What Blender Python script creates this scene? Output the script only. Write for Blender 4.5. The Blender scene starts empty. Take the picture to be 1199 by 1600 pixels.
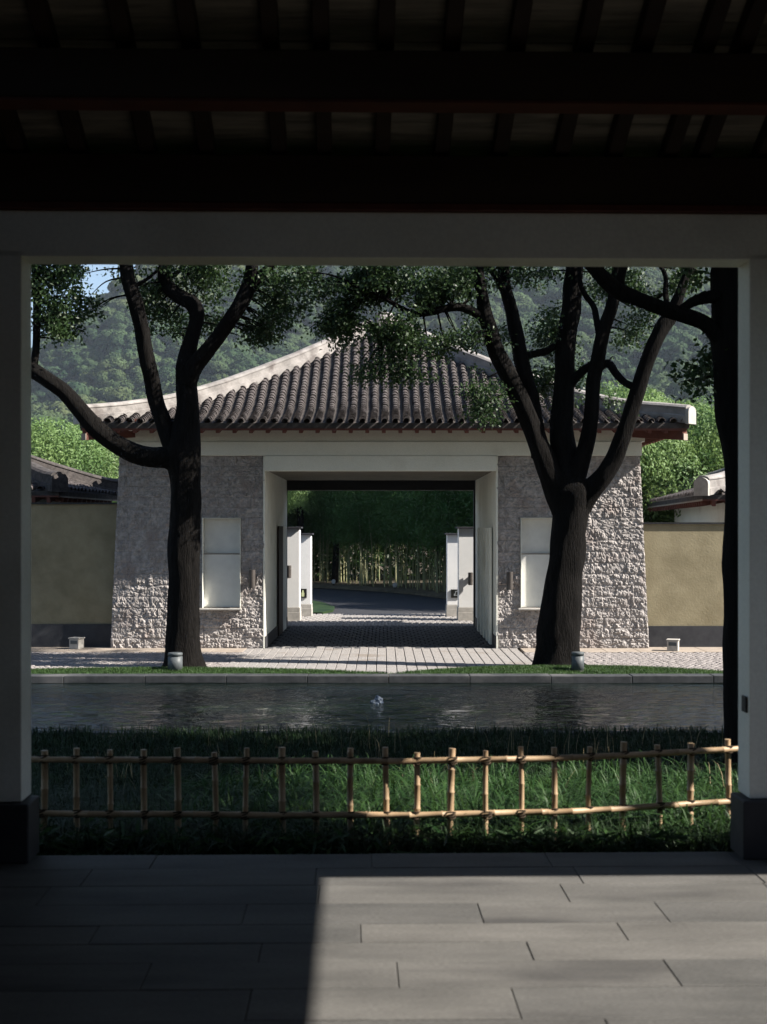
import bpy, math, random
import numpy as np
from mathutils import Vector, Matrix, noise
random.seed(7); rng = np.random.default_rng(7)
sc = bpy.context.scene
C = sc.collection
F = 2100.0                      # focal length in photo pixels
EYE = 1.6
# ------------------------------------------------------------------ camera, world, sun, exposure
cam_d = bpy.data.cameras.new('camera'); cam = bpy.data.objects.new('camera', cam_d); C.objects.link(cam)
cam.location = (0, 0, EYE); cam.rotation_euler = (math.radians(90), 0, 0)
cam_d.sensor_fit = 'VERTICAL'; cam_d.sensor_height = 36; cam_d.lens = F / 1600 * 36
cam_d.shift_y = 26 / 1600; cam_d.clip_start = 0.05; cam_d.clip_end = 5000
cam_d.dof.use_dof = True; cam_d.dof.focus_distance = 23.5; cam_d.dof.aperture_fstop = 4.0
sc.camera = cam
SUN_AZ, SUN_EL = 77.0, 38.0     # azimuth: degrees right of straight behind the camera
az, el = math.radians(SUN_AZ), math.radians(SUN_EL)
TO_SUN = Vector((math.sin(az) * math.cos(el), -math.cos(az) * math.cos(el), math.sin(el)))
w = bpy.data.worlds.new('World'); sc.world = w; w.use_nodes = True
nt = w.node_tree; bg = nt.nodes['Background']
sky = nt.nodes.new('ShaderNodeTexSky'); sky.sky_type = 'NISHITA'; sky.sun_disc = False
sky.sun_elevation = el; sky.sun_rotation = math.pi - az      # 0 is +Y, clockwise seen from above
sky.air_density = 1.0; sky.dust_density = 0.6; sky.ozone_density = 1.6
nt.links.new(sky.outputs[0], bg.inputs[0]); bg.inputs[1].default_value = 0.06
sl = bpy.data.lights.new('sun', 'SUN'); sun = bpy.data.objects.new('sun', sl); C.objects.link(sun)
sl.energy = 5.0; sl.angle = math.radians(0.5); sl.color = (1.0, 0.93, 0.84)
sun.rotation_euler = TO_SUN.to_track_quat('Z', 'Y').to_euler(); sun.location = (20, -5, 20)
sc.view_settings.view_transform = 'Standard'; sc.view_settings.look = 'None'
sc.view_settings.exposure = 1.5; sc.view_settings.gamma = 1; sc.view_settings.use_curve_mapping = False
sc.render.engine = 'CYCLES'
try:
    sc.cycles.max_bounces = 8; sc.cycles.diffuse_bounces = 4; sc.cycles.glossy_bounces = 3
    sc.cycles.transmission_bounces = 3; sc.cycles.transparent_max_bounces = 6; sc.cycles.volume_bounces = 0
    sc.cycles.sample_clamp_indirect = 4; sc.cycles.caustics_reflective = False; sc.cycles.caustics_refractive = False
    sc.cycles.use_denoising = True
except Exception: pass

def at(px, py, d):
    """metres for a photo pixel at distance d"""
    return Vector(((px - 599.5) / F * d, d, EYE + (826 - py) / F * d))

# ------------------------------------------------------------------ materials
def mat(name, c1, c2=None, scale=4.0, rough=0.85, bump=0.0, bscale=30.0, stretch=(1, 1, 1), metal=0.0,
        spec=0.3, c3=None, s3=0.7, w3=0.5, translucent=0.0, coords='pos', detail=5, grain=0.0, gscale=120):
    m = bpy.data.materials.new(name); m.use_nodes = True
    n = m.node_tree.nodes; l = m.node_tree.links
    b = n['Principled BSDF']; b.inputs['Roughness'].default_value = rough; b.inputs['Metallic'].default_value = metal
    b.inputs['Specular IOR Level'].default_value = spec
    b.inputs['Base Color'].default_value = (*c1, 1)
    if coords == 'pos':
        g = n.new('ShaderNodeNewGeometry'); vec = g.outputs['Position']
    else:
        g = n.new('ShaderNodeTexCoord'); vec = g.outputs['Object']
    mp = n.new('ShaderNodeMapping'); mp.inputs['Scale'].default_value = stretch; l.new(vec, mp.inputs[0])
    col = None
    if c2 is not None:
        t = n.new('ShaderNodeTexNoise'); t.inputs['Scale'].default_value = scale; t.inputs['Detail'].default_value = detail
        t.inputs['Roughness'].default_value = 0.62
        l.new(mp.outputs[0], t.inputs['Vector'])
        r = n.new('ShaderNodeValToRGB'); r.color_ramp.elements[0].position = 0.33; r.color_ramp.elements[1].position = 0.67
        r.color_ramp.elements[0].color = (*c1, 1); r.color_ramp.elements[1].color = (*c2, 1)
        l.new(t.outputs[0], r.inputs[0]); col = r.outputs[0]
        if c3 is not None:
            t3 = n.new('ShaderNodeTexNoise'); t3.inputs['Scale'].default_value = s3; t3.inputs['Detail'].default_value = 6
            l.new(mp.outputs[0], t3.inputs['Vector'])
            r3 = n.new('ShaderNodeValToRGB'); r3.color_ramp.elements[0].position = w3; r3.color_ramp.elements[1].position = min(1, w3 + 0.15)
            l.new(t3.outputs[0], r3.inputs[0])
            mx = n.new('ShaderNodeMixRGB'); l.new(r3.outputs[0], mx.inputs[0]); l.new(col, mx.inputs[1])
            mx.inputs[2].default_value = (*c3, 1); col = mx.outputs[0]
        l.new(col, b.inputs['Base Color'])
    if grain > 0:
        tg = n.new('ShaderNodeTexNoise'); tg.inputs['Scale'].default_value = gscale; tg.inputs['Detail'].default_value = 3; l.new(mp.outputs[0], tg.inputs['Vector'])
        mr = n.new('ShaderNodeMapRange'); mr.inputs['From Min'].default_value = .3; mr.inputs['From Max'].default_value = .7; mr.inputs['To Min'].default_value = 1-grain; mr.inputs['To Max'].default_value = 1+grain; l.new(tg.outputs[0], mr.inputs['Value'])
        mg = n.new('ShaderNodeVectorMath'); mg.operation = 'SCALE'; l.new(col, mg.inputs[0]); l.new(mr.outputs[0], mg.inputs['Scale']); col = mg.outputs[0]; l.new(col, b.inputs['Base Color'])
    if bump > 0:
        t2 = n.new('ShaderNodeTexNoise'); t2.inputs['Scale'].default_value = bscale; t2.inputs['Detail'].default_value = 6
        t2.inputs['Roughness'].default_value = 0.6
        l.new(mp.outputs[0], t2.inputs['Vector'])
        bp = n.new('ShaderNodeBump'); bp.inputs['Strength'].default_value = 1.0; bp.inputs['Distance'].default_value = bump
        l.new(t2.outputs[0], bp.inputs['Height']); l.new(bp.outputs[0], b.inputs['Normal'])
    if translucent > 0:
        out = n['Material Output']; tr = n.new('ShaderNodeBsdfTranslucent')
        ms = n.new('ShaderNodeMixShader'); ms.inputs[0].default_value = translucent
        if col: 
            hs = n.new('ShaderNodeHueSaturation'); hs.inputs['Value'].default_value = 1.6; hs.inputs['Hue'].default_value = 0.485
            l.new(col, hs.inputs['Color']); l.new(hs.outputs[0], tr.inputs[0])
        else: tr.inputs[0].default_value = (*c1, 1)
        l.new(b.outputs[0], ms.inputs[1]); l.new(tr.outputs[0], ms.inputs[2]); l.new(ms.outputs[0], out.inputs[0])
    return m
M = {}
M['stone'] = mat('split stone', (0.22, 0.205, 0.197), (0.42, 0.39, 0.375), 14, 0.9, 0.010, 40, c3=(0.27, 0.235, 0.22), s3=2.2, w3=0.52)
M['stone_core'] = mat('stone mortar', (0.10, 0.09, 0.085), (0.2, 0.18, 0.17), 10, 0.95, 0.01, 30)
M['plaster'] = mat('cream plaster', (0.69, 0.69, 0.62), (0.77, 0.765, 0.69), 1.2, 0.9, 0.0015, 60, c3=(0.58, 0.565, 0.49), s3=.9, w3=.56, grain=.05, gscale=50)
M['yellow_plaster'] = mat('ochre plaster', (0.200, 0.170, 0.105), (0.285, 0.248, 0.160), 2.2, 0.9, 0.004, 26)
M['white'] = mat('white render', (0.78, 0.78, 0.77), (0.70, 0.71, 0.71), 1.5, 0.9, 0.001, 50)
M['ridge'] = mat('weathered ridge plaster', (0.16, 0.15, 0.142), (0.32, 0.30, 0.285), 3.2, 0.9, 0.006, 24, c3=(0.11, 0.095, 0.09), s3=2.0, w3=0.54)
M['tile'] = mat('clay tile', (0.028, 0.024, 0.024), (0.10, 0.086, 0.083), 13, 0.85, 0.004, 60, c3=(0.20, 0.185, 0.175), s3=7, w3=0.62)
M['pan'] = mat('roof pan', (0.03, 0.027, 0.026), (0.08, 0.07, 0.066), 10, 0.9, 0.006, 40)
M['red_wood'] = mat('red brown timber', (0.10, 0.035, 0.025), (0.15, 0.055, 0.04), 6, 0.7, 0.001, 80)
M['dark_wood'] = mat('dark timber', (0.020, 0.013, 0.009), (0.036, 0.023, 0.016), 5, 0.65, 0.001, 40, stretch=(.15, 1, 1))
M['red_beam'] = mat('dark red timber', (0.055, 0.014, 0.010), (0.09, 0.024, 0.016), 5, 0.6)
M['reed'] = mat('reed boarding', (0.12, 0.11, 0.09), (0.28, 0.25, 0.20), 9, 0.9, 0.004, 40, stretch=(.25, 2.5, 2.5))
M['base'] = mat('dark stone base', (0.022, 0.023, 0.028), (0.04, 0.041, 0.046), 6, 0.6, 0.001, 50)
M['metal'] = mat('bronze lamp metal', (0.06, 0.052, 0.048), (0.09, 0.08, 0.074), 8, 0.45, metal=0.3)
M['grey_metal'] = mat('grey bollard metal', (0.055, 0.065, 0.07), (0.085, 0.095, 0.10), 8, 0.5)
M['dark_metal'] = mat('black metal', (0.012, 0.012, 0.014), (0.02, 0.02, 0.022), 8, 0.5)
M['concrete'] = mat('pale concrete', (0.30, 0.29, 0.27), (0.42, 0.40, 0.37), 8, 0.9, 0.002, 50)
M['niche'] = mat('frosted panel', (0.58, 0.58, 0.56), (0.65, 0.65, 0.62), 6, 0.75, 0.001, 60)
M['paver'] = mat('granite paver', (0.16, 0.152, 0.147), (0.33, 0.312, 0.30), 30, 0.9, 0.010, 60, c3=(0.19, 0.165, 0.145), s3=1.5, w3=0.58, grain=.3, gscale=70)
M['sett'] = mat('granite sett', (0.17, 0.155, 0.15), (0.31, 0.285, 0.275), 15, 0.9, 0.008, 45)
M['shaded_sett'] = mat('shaded granite sett', (0.045, 0.046, 0.05), (0.08, 0.08, 0.085), 15, 0.9, 0.006, 45)  # passage setts with the gate's shade put into the colour
M['joint'] = mat('joint sand', (0.05, 0.045, 0.04), (0.08, 0.07, 0.06), 10, 1)
M['kerb_tan'] = mat('tan footpath stone', (0.24, 0.20, 0.165), (0.33, 0.285, 0.24), 5, 0.9, 0.002, 40)
M['coping'] = mat('pond coping stone', (0.024, 0.027, 0.030), (0.05, 0.053, 0.057), 8, 0.8, 0.002, 40, c3=(0.09, 0.09, 0.092), s3=1.3, w3=.58)
M['floor'] = mat('pavilion floor stone', (0.064, 0.063, 0.060), (0.112, 0.109, 0.103), 1.6, 0.75, 0.0025, 70, stretch=(.6, 2.2, 1), c3=(0.050, 0.049, 0.048), s3=1.3, w3=0.54, grain=.22, gscale=90, detail=9)
M['asphalt'] = mat('asphalt', (0.020, 0.021, 0.026), (0.034, 0.036, 0.042), 6, 0.9, 0.003, 60)
M['soil'] = mat('soil', (0.045, 0.034, 0.022), (0.09, 0.07, 0.045), 9, 1, 0.02, 20)
M['verge'] = mat('leaf litter verge', (0.05, 0.042, 0.028), (0.10, 0.082, 0.055), 3, 1, 0.02, 20)
M['lawn'] = mat('lawn soil', (0.02, 0.05, 0.012), (0.035, 0.075, 0.02), 6, 1, 0.01, 40)
M['grass'] = mat('grass blade', (0.006, 0.016, 0.006), (0.020, 0.042, 0.014), 5, 0.6, translucent=0.12, spec=0.15)
M['plant'] = mat('glossy plant leaf', (0.012, 0.040, 0.010), (0.040, 0.085, 0.024), 6, 0.55, translucent=0.25, spec=0.2)
M['lawn_blade'] = mat('lawn blade', (0.02, 0.048, 0.012), (0.04, 0.085, 0.02), 4, 0.6, translucent=0.3)
M['dry'] = mat('dry grass blade', (0.16, 0.13, 0.07), (0.26, 0.22, 0.12), 5, 0.7, translucent=0.2)
M['leaf'] = mat('camphor leaf', (0.014, 0.036, 0.012), (0.042, 0.078, 0.024), 2.5, 0.5, translucent=0.3, spec=0.35)
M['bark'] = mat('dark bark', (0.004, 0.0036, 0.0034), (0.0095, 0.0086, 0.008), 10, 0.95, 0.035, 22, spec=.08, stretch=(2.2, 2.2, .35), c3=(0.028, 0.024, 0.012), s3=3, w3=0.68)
M['hill_leaf'] = mat('hill foliage', (0.018, 0.042, 0.020), (0.062, 0.090, 0.038), 0.03, 0.85, translucent=0.05, detail=8, spec=.1, c3=(0.075, 0.088, 0.035), s3=0.011, w3=0.55)
M['hill_soil'] = mat('hill undergrowth', (0.012, 0.028, 0.010), (0.03, 0.05, 0.018), 0.1, 1)
M['bank_leaf'] = mat('bright foliage', (0.056, 0.125, 0.040), (0.155, 0.232, 0.072), 0.35, 0.6, translucent=0.3, detail=7)
M['bank_leaf2'] = mat('silvery foliage', (0.13, 0.20, 0.09), (0.24, 0.30, 0.15), 0.8, 0.6, translucent=0.3)
M['bamboo_leaf'] = mat('bamboo leaf', (0.030, 0.085, 0.022), (0.085, 0.165, 0.045), 0.6, 0.6, translucent=0.3, detail=7)
M['culm'] = mat('bamboo culm', (0.13, 0.14, 0.06), (0.27, 0.26, 0.13), 1.5, 0.5, stretch=(4, 4, .4))
M['fence_bamboo'] = mat('dry bamboo pole', (0.26, 0.178, 0.105), (0.40, 0.29, 0.18), 9, 0.45, 0.001, 40, c3=(0.16, 0.105, 0.06), s3=5, w3=.58)
M['tie'] = mat('hemp tie', (0.02, 0.014, 0.01), (0.05, 0.035, 0.02), 60, 0.95)
M['sign_black'] = mat('sign black', (0.012, 0.012, 0.010), None, rough=0.4)
M['sign_mark'] = mat('sign mark', (0.55, 0.6, 0.35), None, rough=0.5)
M['sign_grey'] = mat('sign grey mark', (0.30, 0.32, 0.33), None, rough=0.5)
M['white_paint'] = mat('white paint', (0.75, 0.75, 0.74), None, rough=0.5)
M['foam'] = mat('water foam', (0.08, 0.10, 0.13), (0.20, 0.24, 0.30), 30, 0.25, 0.01, 60)
M['floor_light'] = mat('pavilion floor stone light', (0.072, 0.070, 0.066), (0.122, 0.118, 0.111), 1.9, 0.75, 0.0025, 70, stretch=(.6, 2.0, 1), grain=.22, gscale=90, detail=9)
M['floor_dark'] = mat('pavilion floor stone dark', (0.056, 0.056, 0.054), (0.098, 0.096, 0.092), 1.7, 0.7, 0.0025, 70, stretch=(.7, 2.0, 1), c3=(0.045, 0.044, 0.043), s3=1.6, w3=0.56, grain=.25, gscale=80, detail=9)
# water
def water_mat():
    m = bpy.data.materials.new('pond water'); m.use_nodes = True
    n = m.node_tree.nodes; l = m.node_tree.links; b = n['Principled BSDF']
    b.inputs['Base Color'].default_value = (0.006, 0.010, 0.009, 1); b.inputs['Roughness'].default_value = 0.02
    b.inputs['IOR'].default_value = 1.34; b.inputs['Specular IOR Level'].default_value = 0.6
    g = n.new('ShaderNodeNewGeometry'); mp = n.new('ShaderNodeMapping'); mp.inputs['Scale'].default_value = (1.0, 1.5, 1)
    l.new(g.outputs['Position'], mp.inputs[0])
    t = n.new('ShaderNodeTexNoise'); t.inputs['Scale'].default_value = 5.0; t.inputs['Detail'].default_value = 4
    t.inputs['Roughness'].default_value = .5; t.inputs['Distortion'].default_value = .4
    l.new(mp.outputs[0], t.inputs['Vector'])
    bp = n.new('ShaderNodeBump'); bp.inputs['Strength'].default_value = 1; bp.inputs['Distance'].default_value = 0.06
    l.new(t.outputs[0], bp.inputs['Height']); l.new(bp.outputs[0], b.inputs['Normal'])
    return m
M['water'] = water_mat()

# ------------------------------------------------------------------ object helpers
def link(o, parent=None):
    C.objects.link(o)
    if parent is not None: o.parent = parent
    return o
def tag(o, label=None, cat=None, group=None, kind=None):
    if label: o['label'] = label
    if cat: o['category'] = cat
    if group: o['group'] = group
    if kind: o['kind'] = kind
    return o
def empty(name, loc=(0, 0, 0), label=None, cat=None, group=None, rz=0.0):
    o = bpy.data.objects.new(name, None); C.objects.link(o); o.location = loc; o.rotation_euler = (0, 0, rz)
    o.empty_display_size = 0.2
    return tag(o, label, cat, group)
def np_mesh(name, V, Q, smooth=False):
    V = np.asarray(V, np.float32).reshape(-1, 3); Q = np.asarray(Q, np.int32); k = Q.shape[1]
    me = bpy.data.meshes.new(name); me.vertices.add(len(V)); me.vertices.foreach_set('co', V.ravel())
    me.loops.add(Q.size); me.loops.foreach_set('vertex_index', Q.ravel())
    me.polygons.add(len(Q)); me.polygons.foreach_set('loop_start', np.arange(0, Q.size, k, dtype=np.int32))
    me.polygons.foreach_set('loop_total', np.full(len(Q), k, np.int32))
    if smooth: me.polygons.foreach_set('use_smooth', np.ones(len(Q), bool))
    me.update(calc_edges=True); return me
class MB:
    def __init__(s): s.v = []; s.f = []; s.sm = []
    def add(s, vs, fs, smooth=False):
        o = len(s.v); s.v += [tuple(v) for v in vs]; s.f += [tuple(i + o for i in f) for f in fs]; s.sm += [smooth] * len(fs); return s
    def box(s, a, b, bev=0.0, taper=None):
        x0, y0, z0 = a; x1, y1, z1 = b
        if bev <= 0:
            vs = [(x0,y0,z0),(x1,y0,z0),(x1,y1,z0),(x0,y1,z0),(x0,y0,z1),(x1,y0,z1),(x1,y1,z1),(x0,y1,z1)]
            return s.add(vs, [(0,3,2,1),(4,5,6,7),(0,1,5,4),(1,2,6,5),(2,3,7,6),(3,0,4,7)])
        e = bev; vs = []; 
        cx = [(x0,x0+e),(x1,x1-e)]; cy = [(y0,y0+e),(y1,y1-e)]; cz = [(z0,z0+e),(z1,z1-e)]
        idx = {}
        for i in (0,1):
            for j in (0,1):
                for k in (0,1):
                    for ax in range(3):
                        p = [cx[i][1], cy[j][1], cz[k][1]]; p[ax] = (cx[i][0], cy[j][0], cz[k][0])[ax]
                        idx[i,j,k,ax] = len(vs); vs.append(p)
        I = idx; fs = []
        fs += [(I[0,0,0,0],I[0,0,1,0],I[0,1,1,0],I[0,1,0,0]), (I[1,0,0,0],I[1,1,0,0],I[1,1,1,0],I[1,0,1,0])]
        fs += [(I[0,0,0,1],I[1,0,0,1],I[1,0,1,1],I[0,0,1,1]), (I[0,1,0,1],I[0,1,1,1],I[1,1,1,1],I[1,1,0,1])]
        fs += [(I[0,0,0,2],I[0,1,0,2],I[1,1,0,2],I[1,0,0,2]), (I[0,0,1,2],I[1,0,1,2],I[1,1,1,2],I[0,1,1,2])]
        for (A, B, ax) in ((0,1,2),(0,2,1),(1,2,0)):
            for i in (0,1):
                for j in (0,1):
                    def key(t, a):
                        q = [0,0,0]; q[A] = i; q[B] = j; q[ax] = t; return I[q[0],q[1],q[2],a]
                    f = (key(0,A), key(1,A), key(1,B), key(0,B)); fs.append(f)
        for key in [(i,j,k) for i in (0,1) for j in (0,1) for k in (0,1)]:
            fs.append((I[(*key,0)], I[(*key,1)], I[(*key,2)]))
        return s.add(vs, fs)
    def cyl(s, p0, p1, r0, r1=None, n=12, caps=True, smooth=True):
        r1 = r0 if r1 is None else r1; p0 = Vector(p0); p1 = Vector(p1); d = (p1 - p0).normalized()
        a = d.orthogonal().normalized(); b = d.cross(a)
        vs = []
        for p, r in ((p0, r0), (p1, r1)):
            for i in range(n):
                t = 2*math.pi*i/n; vs.append(p + (a*math.cos(t) + b*math.sin(t))*r)
        s.add(vs, [(i, (i+1)%n, n+(i+1)%n, n+i) for i in range(n)], smooth)
        if caps: s.add(vs, [tuple(range(n-1,-1,-1)), tuple(range(n, 2*n))])
        return s
    def lathe(s, prof, n=16, origin=(0,0,0), smooth=True):
        vs = []; ox, oy, oz = origin
        for r, z in prof:
            for i in range(n):
                t = 2*math.pi*i/n; vs.append((ox+r*math.cos(t), oy+r*math.sin(t), oz+z))
        fs = [(k*n+i, k*n+(i+1)%n, (k+1)*n+(i+1)%n, (k+1)*n+i) for k in range(len(prof)-1) for i in range(n)]
        s.add(vs, fs, smooth); return s
    def tube(s, pts, rads, n=8, smooth=True, caps=True, rough=None):
        rings = []; prev = None
        for i, p in enumerate(pts):
            p = Vector(p)
            d = (Vector(pts[min(i+1, len(pts)-1)]) - Vector(pts[max(i-1, 0)])).normalized()
            if prev is None: a = d.orthogonal().normalized()
            else: a = (prev - d*prev.dot(d)).normalized()
            prev = a; b = d.cross(a); ring = []
            for k in range(n):
                t = 2*math.pi*k/n; r = rads[i]
                if rough: r *= rough(p, t, i)
                ring.append(p + (a*math.cos(t) + b*math.sin(t))*r)
            rings.append(ring)
        vs = [v for r in rings for v in r]
        fs = [(j*n+k, j*n+(k+1)%n, (j+1)*n+(k+1)%n, (j+1)*n+k) for j in range(len(pts)-1) for k in range(n)]
        s.add(vs, fs, smooth)
        if caps: s.add(vs, [tuple(range(n-1,-1,-1)), tuple(range((len(pts)-1)*n, len(pts)*n))])
        return s
    def mesh(s, name):
        me = bpy.data.meshes.new(name); me.from_pydata([tuple(v) for v in s.v], [], s.f)
        me.polygons.foreach_set('use_smooth', s.sm); me.update(); return me
    def build(s, name, m, parent=None, **kw):
        me = s.mesh(name); me.materials.append(M[m] if isinstance(m, str) else m)
        o = bpy.data.objects.new(name, me); link(o, parent); return tag(o, **kw)
def obj(name, me, m=None, parent=None, **kw):
    if m is not None and not me.materials: me.materials.append(M[m] if isinstance(m, str) else m)
    o = bpy.data.objects.new(name, me); link(o, parent); return tag(o, **kw)
def box(name, a, b, m, parent=None, bev=0.0, **kw): return MB().box(a, b, bev).build(name, m, parent, **kw)
def unit_box(name, bev, m):
    me = MB().box((-.5,-.5,-.5),(.5,.5,.5), bev).mesh(name); me.materials.append(M[m]); return me

# ================================================================== GROUND AND PAVING
GZ = -0.63
def sheet(name, x0, x1, y0, y1, z, m, kind='structure', parent=None, **kw):
    z4 = z if isinstance(z, tuple) else (z, z)
    return MB().add([(x0,y0,z4[0]),(x1,y0,z4[0]),(x1,y1,z4[1]),(x0,y1,z4[1])], [(0,1,2,3)]).build(name, m, parent, kind=kind, **kw)
# one big sheet with the pond basin and the garden slope worked into it
def bed_prof(y): return -0.16 - 0.56*min(1.0, (y-6.75)/5.6)**.85 if y > 6.75 else -0.16
def ground_z(x, y):
    if y < 6.75: return -0.30
    if y < 15.3: return bed_prof(y) if abs(x) < 40 else -0.66
    if y < 20.2: return -1.1 if abs(x) < 18 else -0.66
    return -0.70
xs = [-850,-300,-120,-60,-40,-18.01,-18] + list(np.linspace(-16,16,33)) + [18,18.01,40,60,120,300,900]
ys = [-200,-60,-20,-8,0,6.7,6.76] + list(np.linspace(7.2,15.2,17)) + [15.35,15.4,17,19,20.1,20.3,22,25,30,36,45,60,90,130,200,400,1900]
V = [(x, y, ground_z(x, y) + (0.03*noise.noise(Vector((x*.7, y*.7, 0))) if 7 < y < 15 else 0)) for y in ys for x in xs]
nx = len(xs)
Q = [(j*nx+i, j*nx+i+1, (j+1)*nx+i+1, (j+1)*nx+i) for j in range(len(ys)-1) for i in range(nx-1)]
obj('ground', np_mesh('ground', V, Q), 'soil', kind='structure')
# water: a fine grid with real ripples near the fountain, bump does the rest
wx = np.linspace(-17.5, 17.5, 211); wy = np.linspace(15.3, 20.21, 90)
FX, FY = (590-599.5)/F*17.9, 17.9
X, Y = np.meshgrid(wx, wy); R = np.hypot(X-FX, Y-FY)
Z = -0.72 + 0.006*np.sin(R*22)*np.exp(-R*0.9) + 0.0022*np.sin(X*3.1+Y*9.7+np.sin(X*1.7)) + 0.0018*np.sin(-X*5.3+Y*13.1+2*np.sin(X*.9))
nxw = len(wx); ii = np.arange(len(wy)-1)[:,None]*nxw + np.arange(nxw-1)[None,:]
Qw = np.stack([ii, ii+1, ii+nxw+1, ii+nxw], -1).reshape(-1,4)
obj('pond_water', np_mesh('pond_water', np.stack([X,Y,Z],-1), Qw, True), 'water', kind='structure')
# fountain bubble
fm = MB()
for k in range(46):
    a = random.uniform(0, 6.28); r = abs(random.gauss(0, .05)); h = max(0, .09*(1-r/.12))*random.uniform(.3, 1)
    q = .012 + .016*random.random(); c = Vector((FX+r*math.cos(a), FY+r*math.sin(a), -.72+h))
    fm.lathe([(0.001,-q),(q*.8,-q*.5),(q,0),(q*.7,q*.6),(0.001,q)], 7, c)
fm.lathe([(.11,-.01),(.09,.006),(.05,.03),(.025,.07),(.001,.10)], 14, (FX,FY,-.72))
tag(fm.build('fountain_bubble','foam'), 'small white bubble of water rising from the middle of the pond', 'fountain')
# coping of the far pond edge
cop = MB().box((-18,20.22,-1.05),(18,20.5,-.725)).build('pond_edging','coping',kind='structure')
x = -17.0
while x < 17:
    L = 1.22
    o = MB().box((0,0,0),(L-.008,.32,.11),.006).build('coping_slab','coping',cop); o.location = (x, 20.18, -.722 + random.uniform(-.004,.004)); x += L
nb = MB().box((-18,15.12,-1.05),(18,15.3,-.70)).build('pond_near_edge','base',kind='structure')
# paving, centre: long granite pavers one by one
pv = sheet('paving', -40, 40, 20.49, 36.0, GZ-0.035, 'joint')
um = [unit_box('paver', .04, 'paver') for _ in range(1)][0]
ub = MB().box((-.5,-.5,-.5),(.5,.5,.5)).mesh('paver_block')
def bevbox_mesh(name, sx, sy, sz, m, bev=.006):
    me = MB().box((0,0,0),(sx,sy,sz),bev).mesh(name); me.materials.append(M[m]); return me
PW = 0.163
pmesh = [bevbox_mesh('paver', PW-.010, L-.006, .05, 'paver') for L in (.42,.5,.6)]
for i in range(-15, 16):
    y = 20.5 - random.random()*.3
    while y < 25.0:
        k = random.randrange(3); L = (.42,.5,.6)[k]
        y0 = y
        if y0 < 20.5: y += L; continue
        o = obj('paver', pmesh[k], None, pv); o.location = (i*PW - PW/2 - .03, y0, GZ-.05+random.uniform(-.003,.003)); y += L
def blocks(xr, yr, sx, sy, z, jit=.004, gap=.012, skip=None, brick=0.5):
    vs = []; fs = []; n = 0; j = 0
    y = yr[0]
    while y < yr[1]:
        x = xr[0] + (brick*sx if j % 2 else 0)
        while x < xr[1]:
            if skip is None or not skip(x+sx/2, y+sy/2):
                h = z + random.uniform(-jit, jit); g = gap/2; e = min(sx,sy)*.13
                a,b,c,d = x+g+random.uniform(0,jit), x+sx-g, y+g, y+sy-g
                vs += [(a,c,h-.05),(b,c,h-.05),(b,d,h-.05),(a,d,h-.05),(a+e*.4,c+e*.4,h-e*.3),(b-e*.4,c+e*.4,h-e*.3),(b-e*.4,d-e*.4,h-e*.3),(a+e*.4,d-e*.4,h-e*.3),
                       (a+e,c+e,h),(b-e,c+e,h),(b-e,d-e,h),(a+e,d-e,h)]
                for q in range(4):
                    r = (q+1)%4; fs += [(n+q,n+r,n+4+r,n+4+q),(n+4+q,n+4+r,n+8+r,n+8+q)]
                fs.append((n+8,n+9,n+10,n+11)); n += 12
            x += sx
        y += sy; j += 1
    return vs, fs
for nm, xr in (('left', (-9.5, -15.5*PW-.03)), ('right', (15.5*PW-.03, 9.5))):
    v, f = blocks(xr, (20.5, 24.25), .105, .105, GZ, .006)
    obj('sett_paving', np_mesh('setts', v, f), 'sett', pv, kind='stuff')
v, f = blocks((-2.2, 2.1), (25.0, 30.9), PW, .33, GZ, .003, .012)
obj('passage_paving', np_mesh('setts', v, f), 'shaded_sett', pv, kind='stuff')
v, f = blocks((-2.9, 2.9), (30.95, 35.2), PW, .33, GZ, .003, .012)
obj('sett_paving', np_mesh('setts', v, f), 'paver', pv, kind='stuff')
# tan footpath by the walls
for s in (-1, 1):
    x = 15.5*PW + .02
    while x < 10:
        L = random.choice((.6,.75,.9))
        if x+L > 2.55:
            a, b = (x, x+L-.006) if s > 0 else (-x-L+.006, -x)
            if abs(x) > 5.0 or True:
                MB().box((a, 24.27, GZ-.06),(b, 25.6, GZ+.004), .004).build('footpath_slab','kerb_tan',pv)
        x += L
# lawns beside the pond (low mounds) with blades
def arc_lawn(cx, half, yb, depth, name, lab):
    n = 40; V = []; Q = []; rows = 7
    for i in range(n+1):
        t = -1 + 2*i/n; yy = yb + depth*(1-abs(t)**2.2)
        for j in range(rows):
            u = j/(rows-1); V.append((cx+half*t, yb + (yy-yb)*u, GZ + .012 + .05*math.sin(math.pi*min(1,u*1.0))*(1-t*t)))
    for i in range(n):
        for j in range(rows-1): a = i*rows+j; Q.append((a, a+rows, a+rows+1, a+1))
    lawn = obj('lawn', np_mesh('lawn', V, Q, True), 'lawn', kind='structure')
    N = int(half*depth*5200); t = rng.uniform(-1,1,N*2); u = rng.uniform(0,1,N*2); keep = rng.uniform(0,1,N*2) < (1-np.abs(t)**2.2); t = t[keep]; u = u[keep]
    P = np.stack([cx+half*t, yb+depth*(1-np.abs(t)**2.2)*u, GZ+.01+.05*np.sin(np.pi*u)*(1-t*t)], -1)
    obj('lawn_grass', blade_mesh('lawn_blades', P, .022, .05, .0045, 1), 'lawn_blade', kind='stuff', label=lab, cat='grass')
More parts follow.
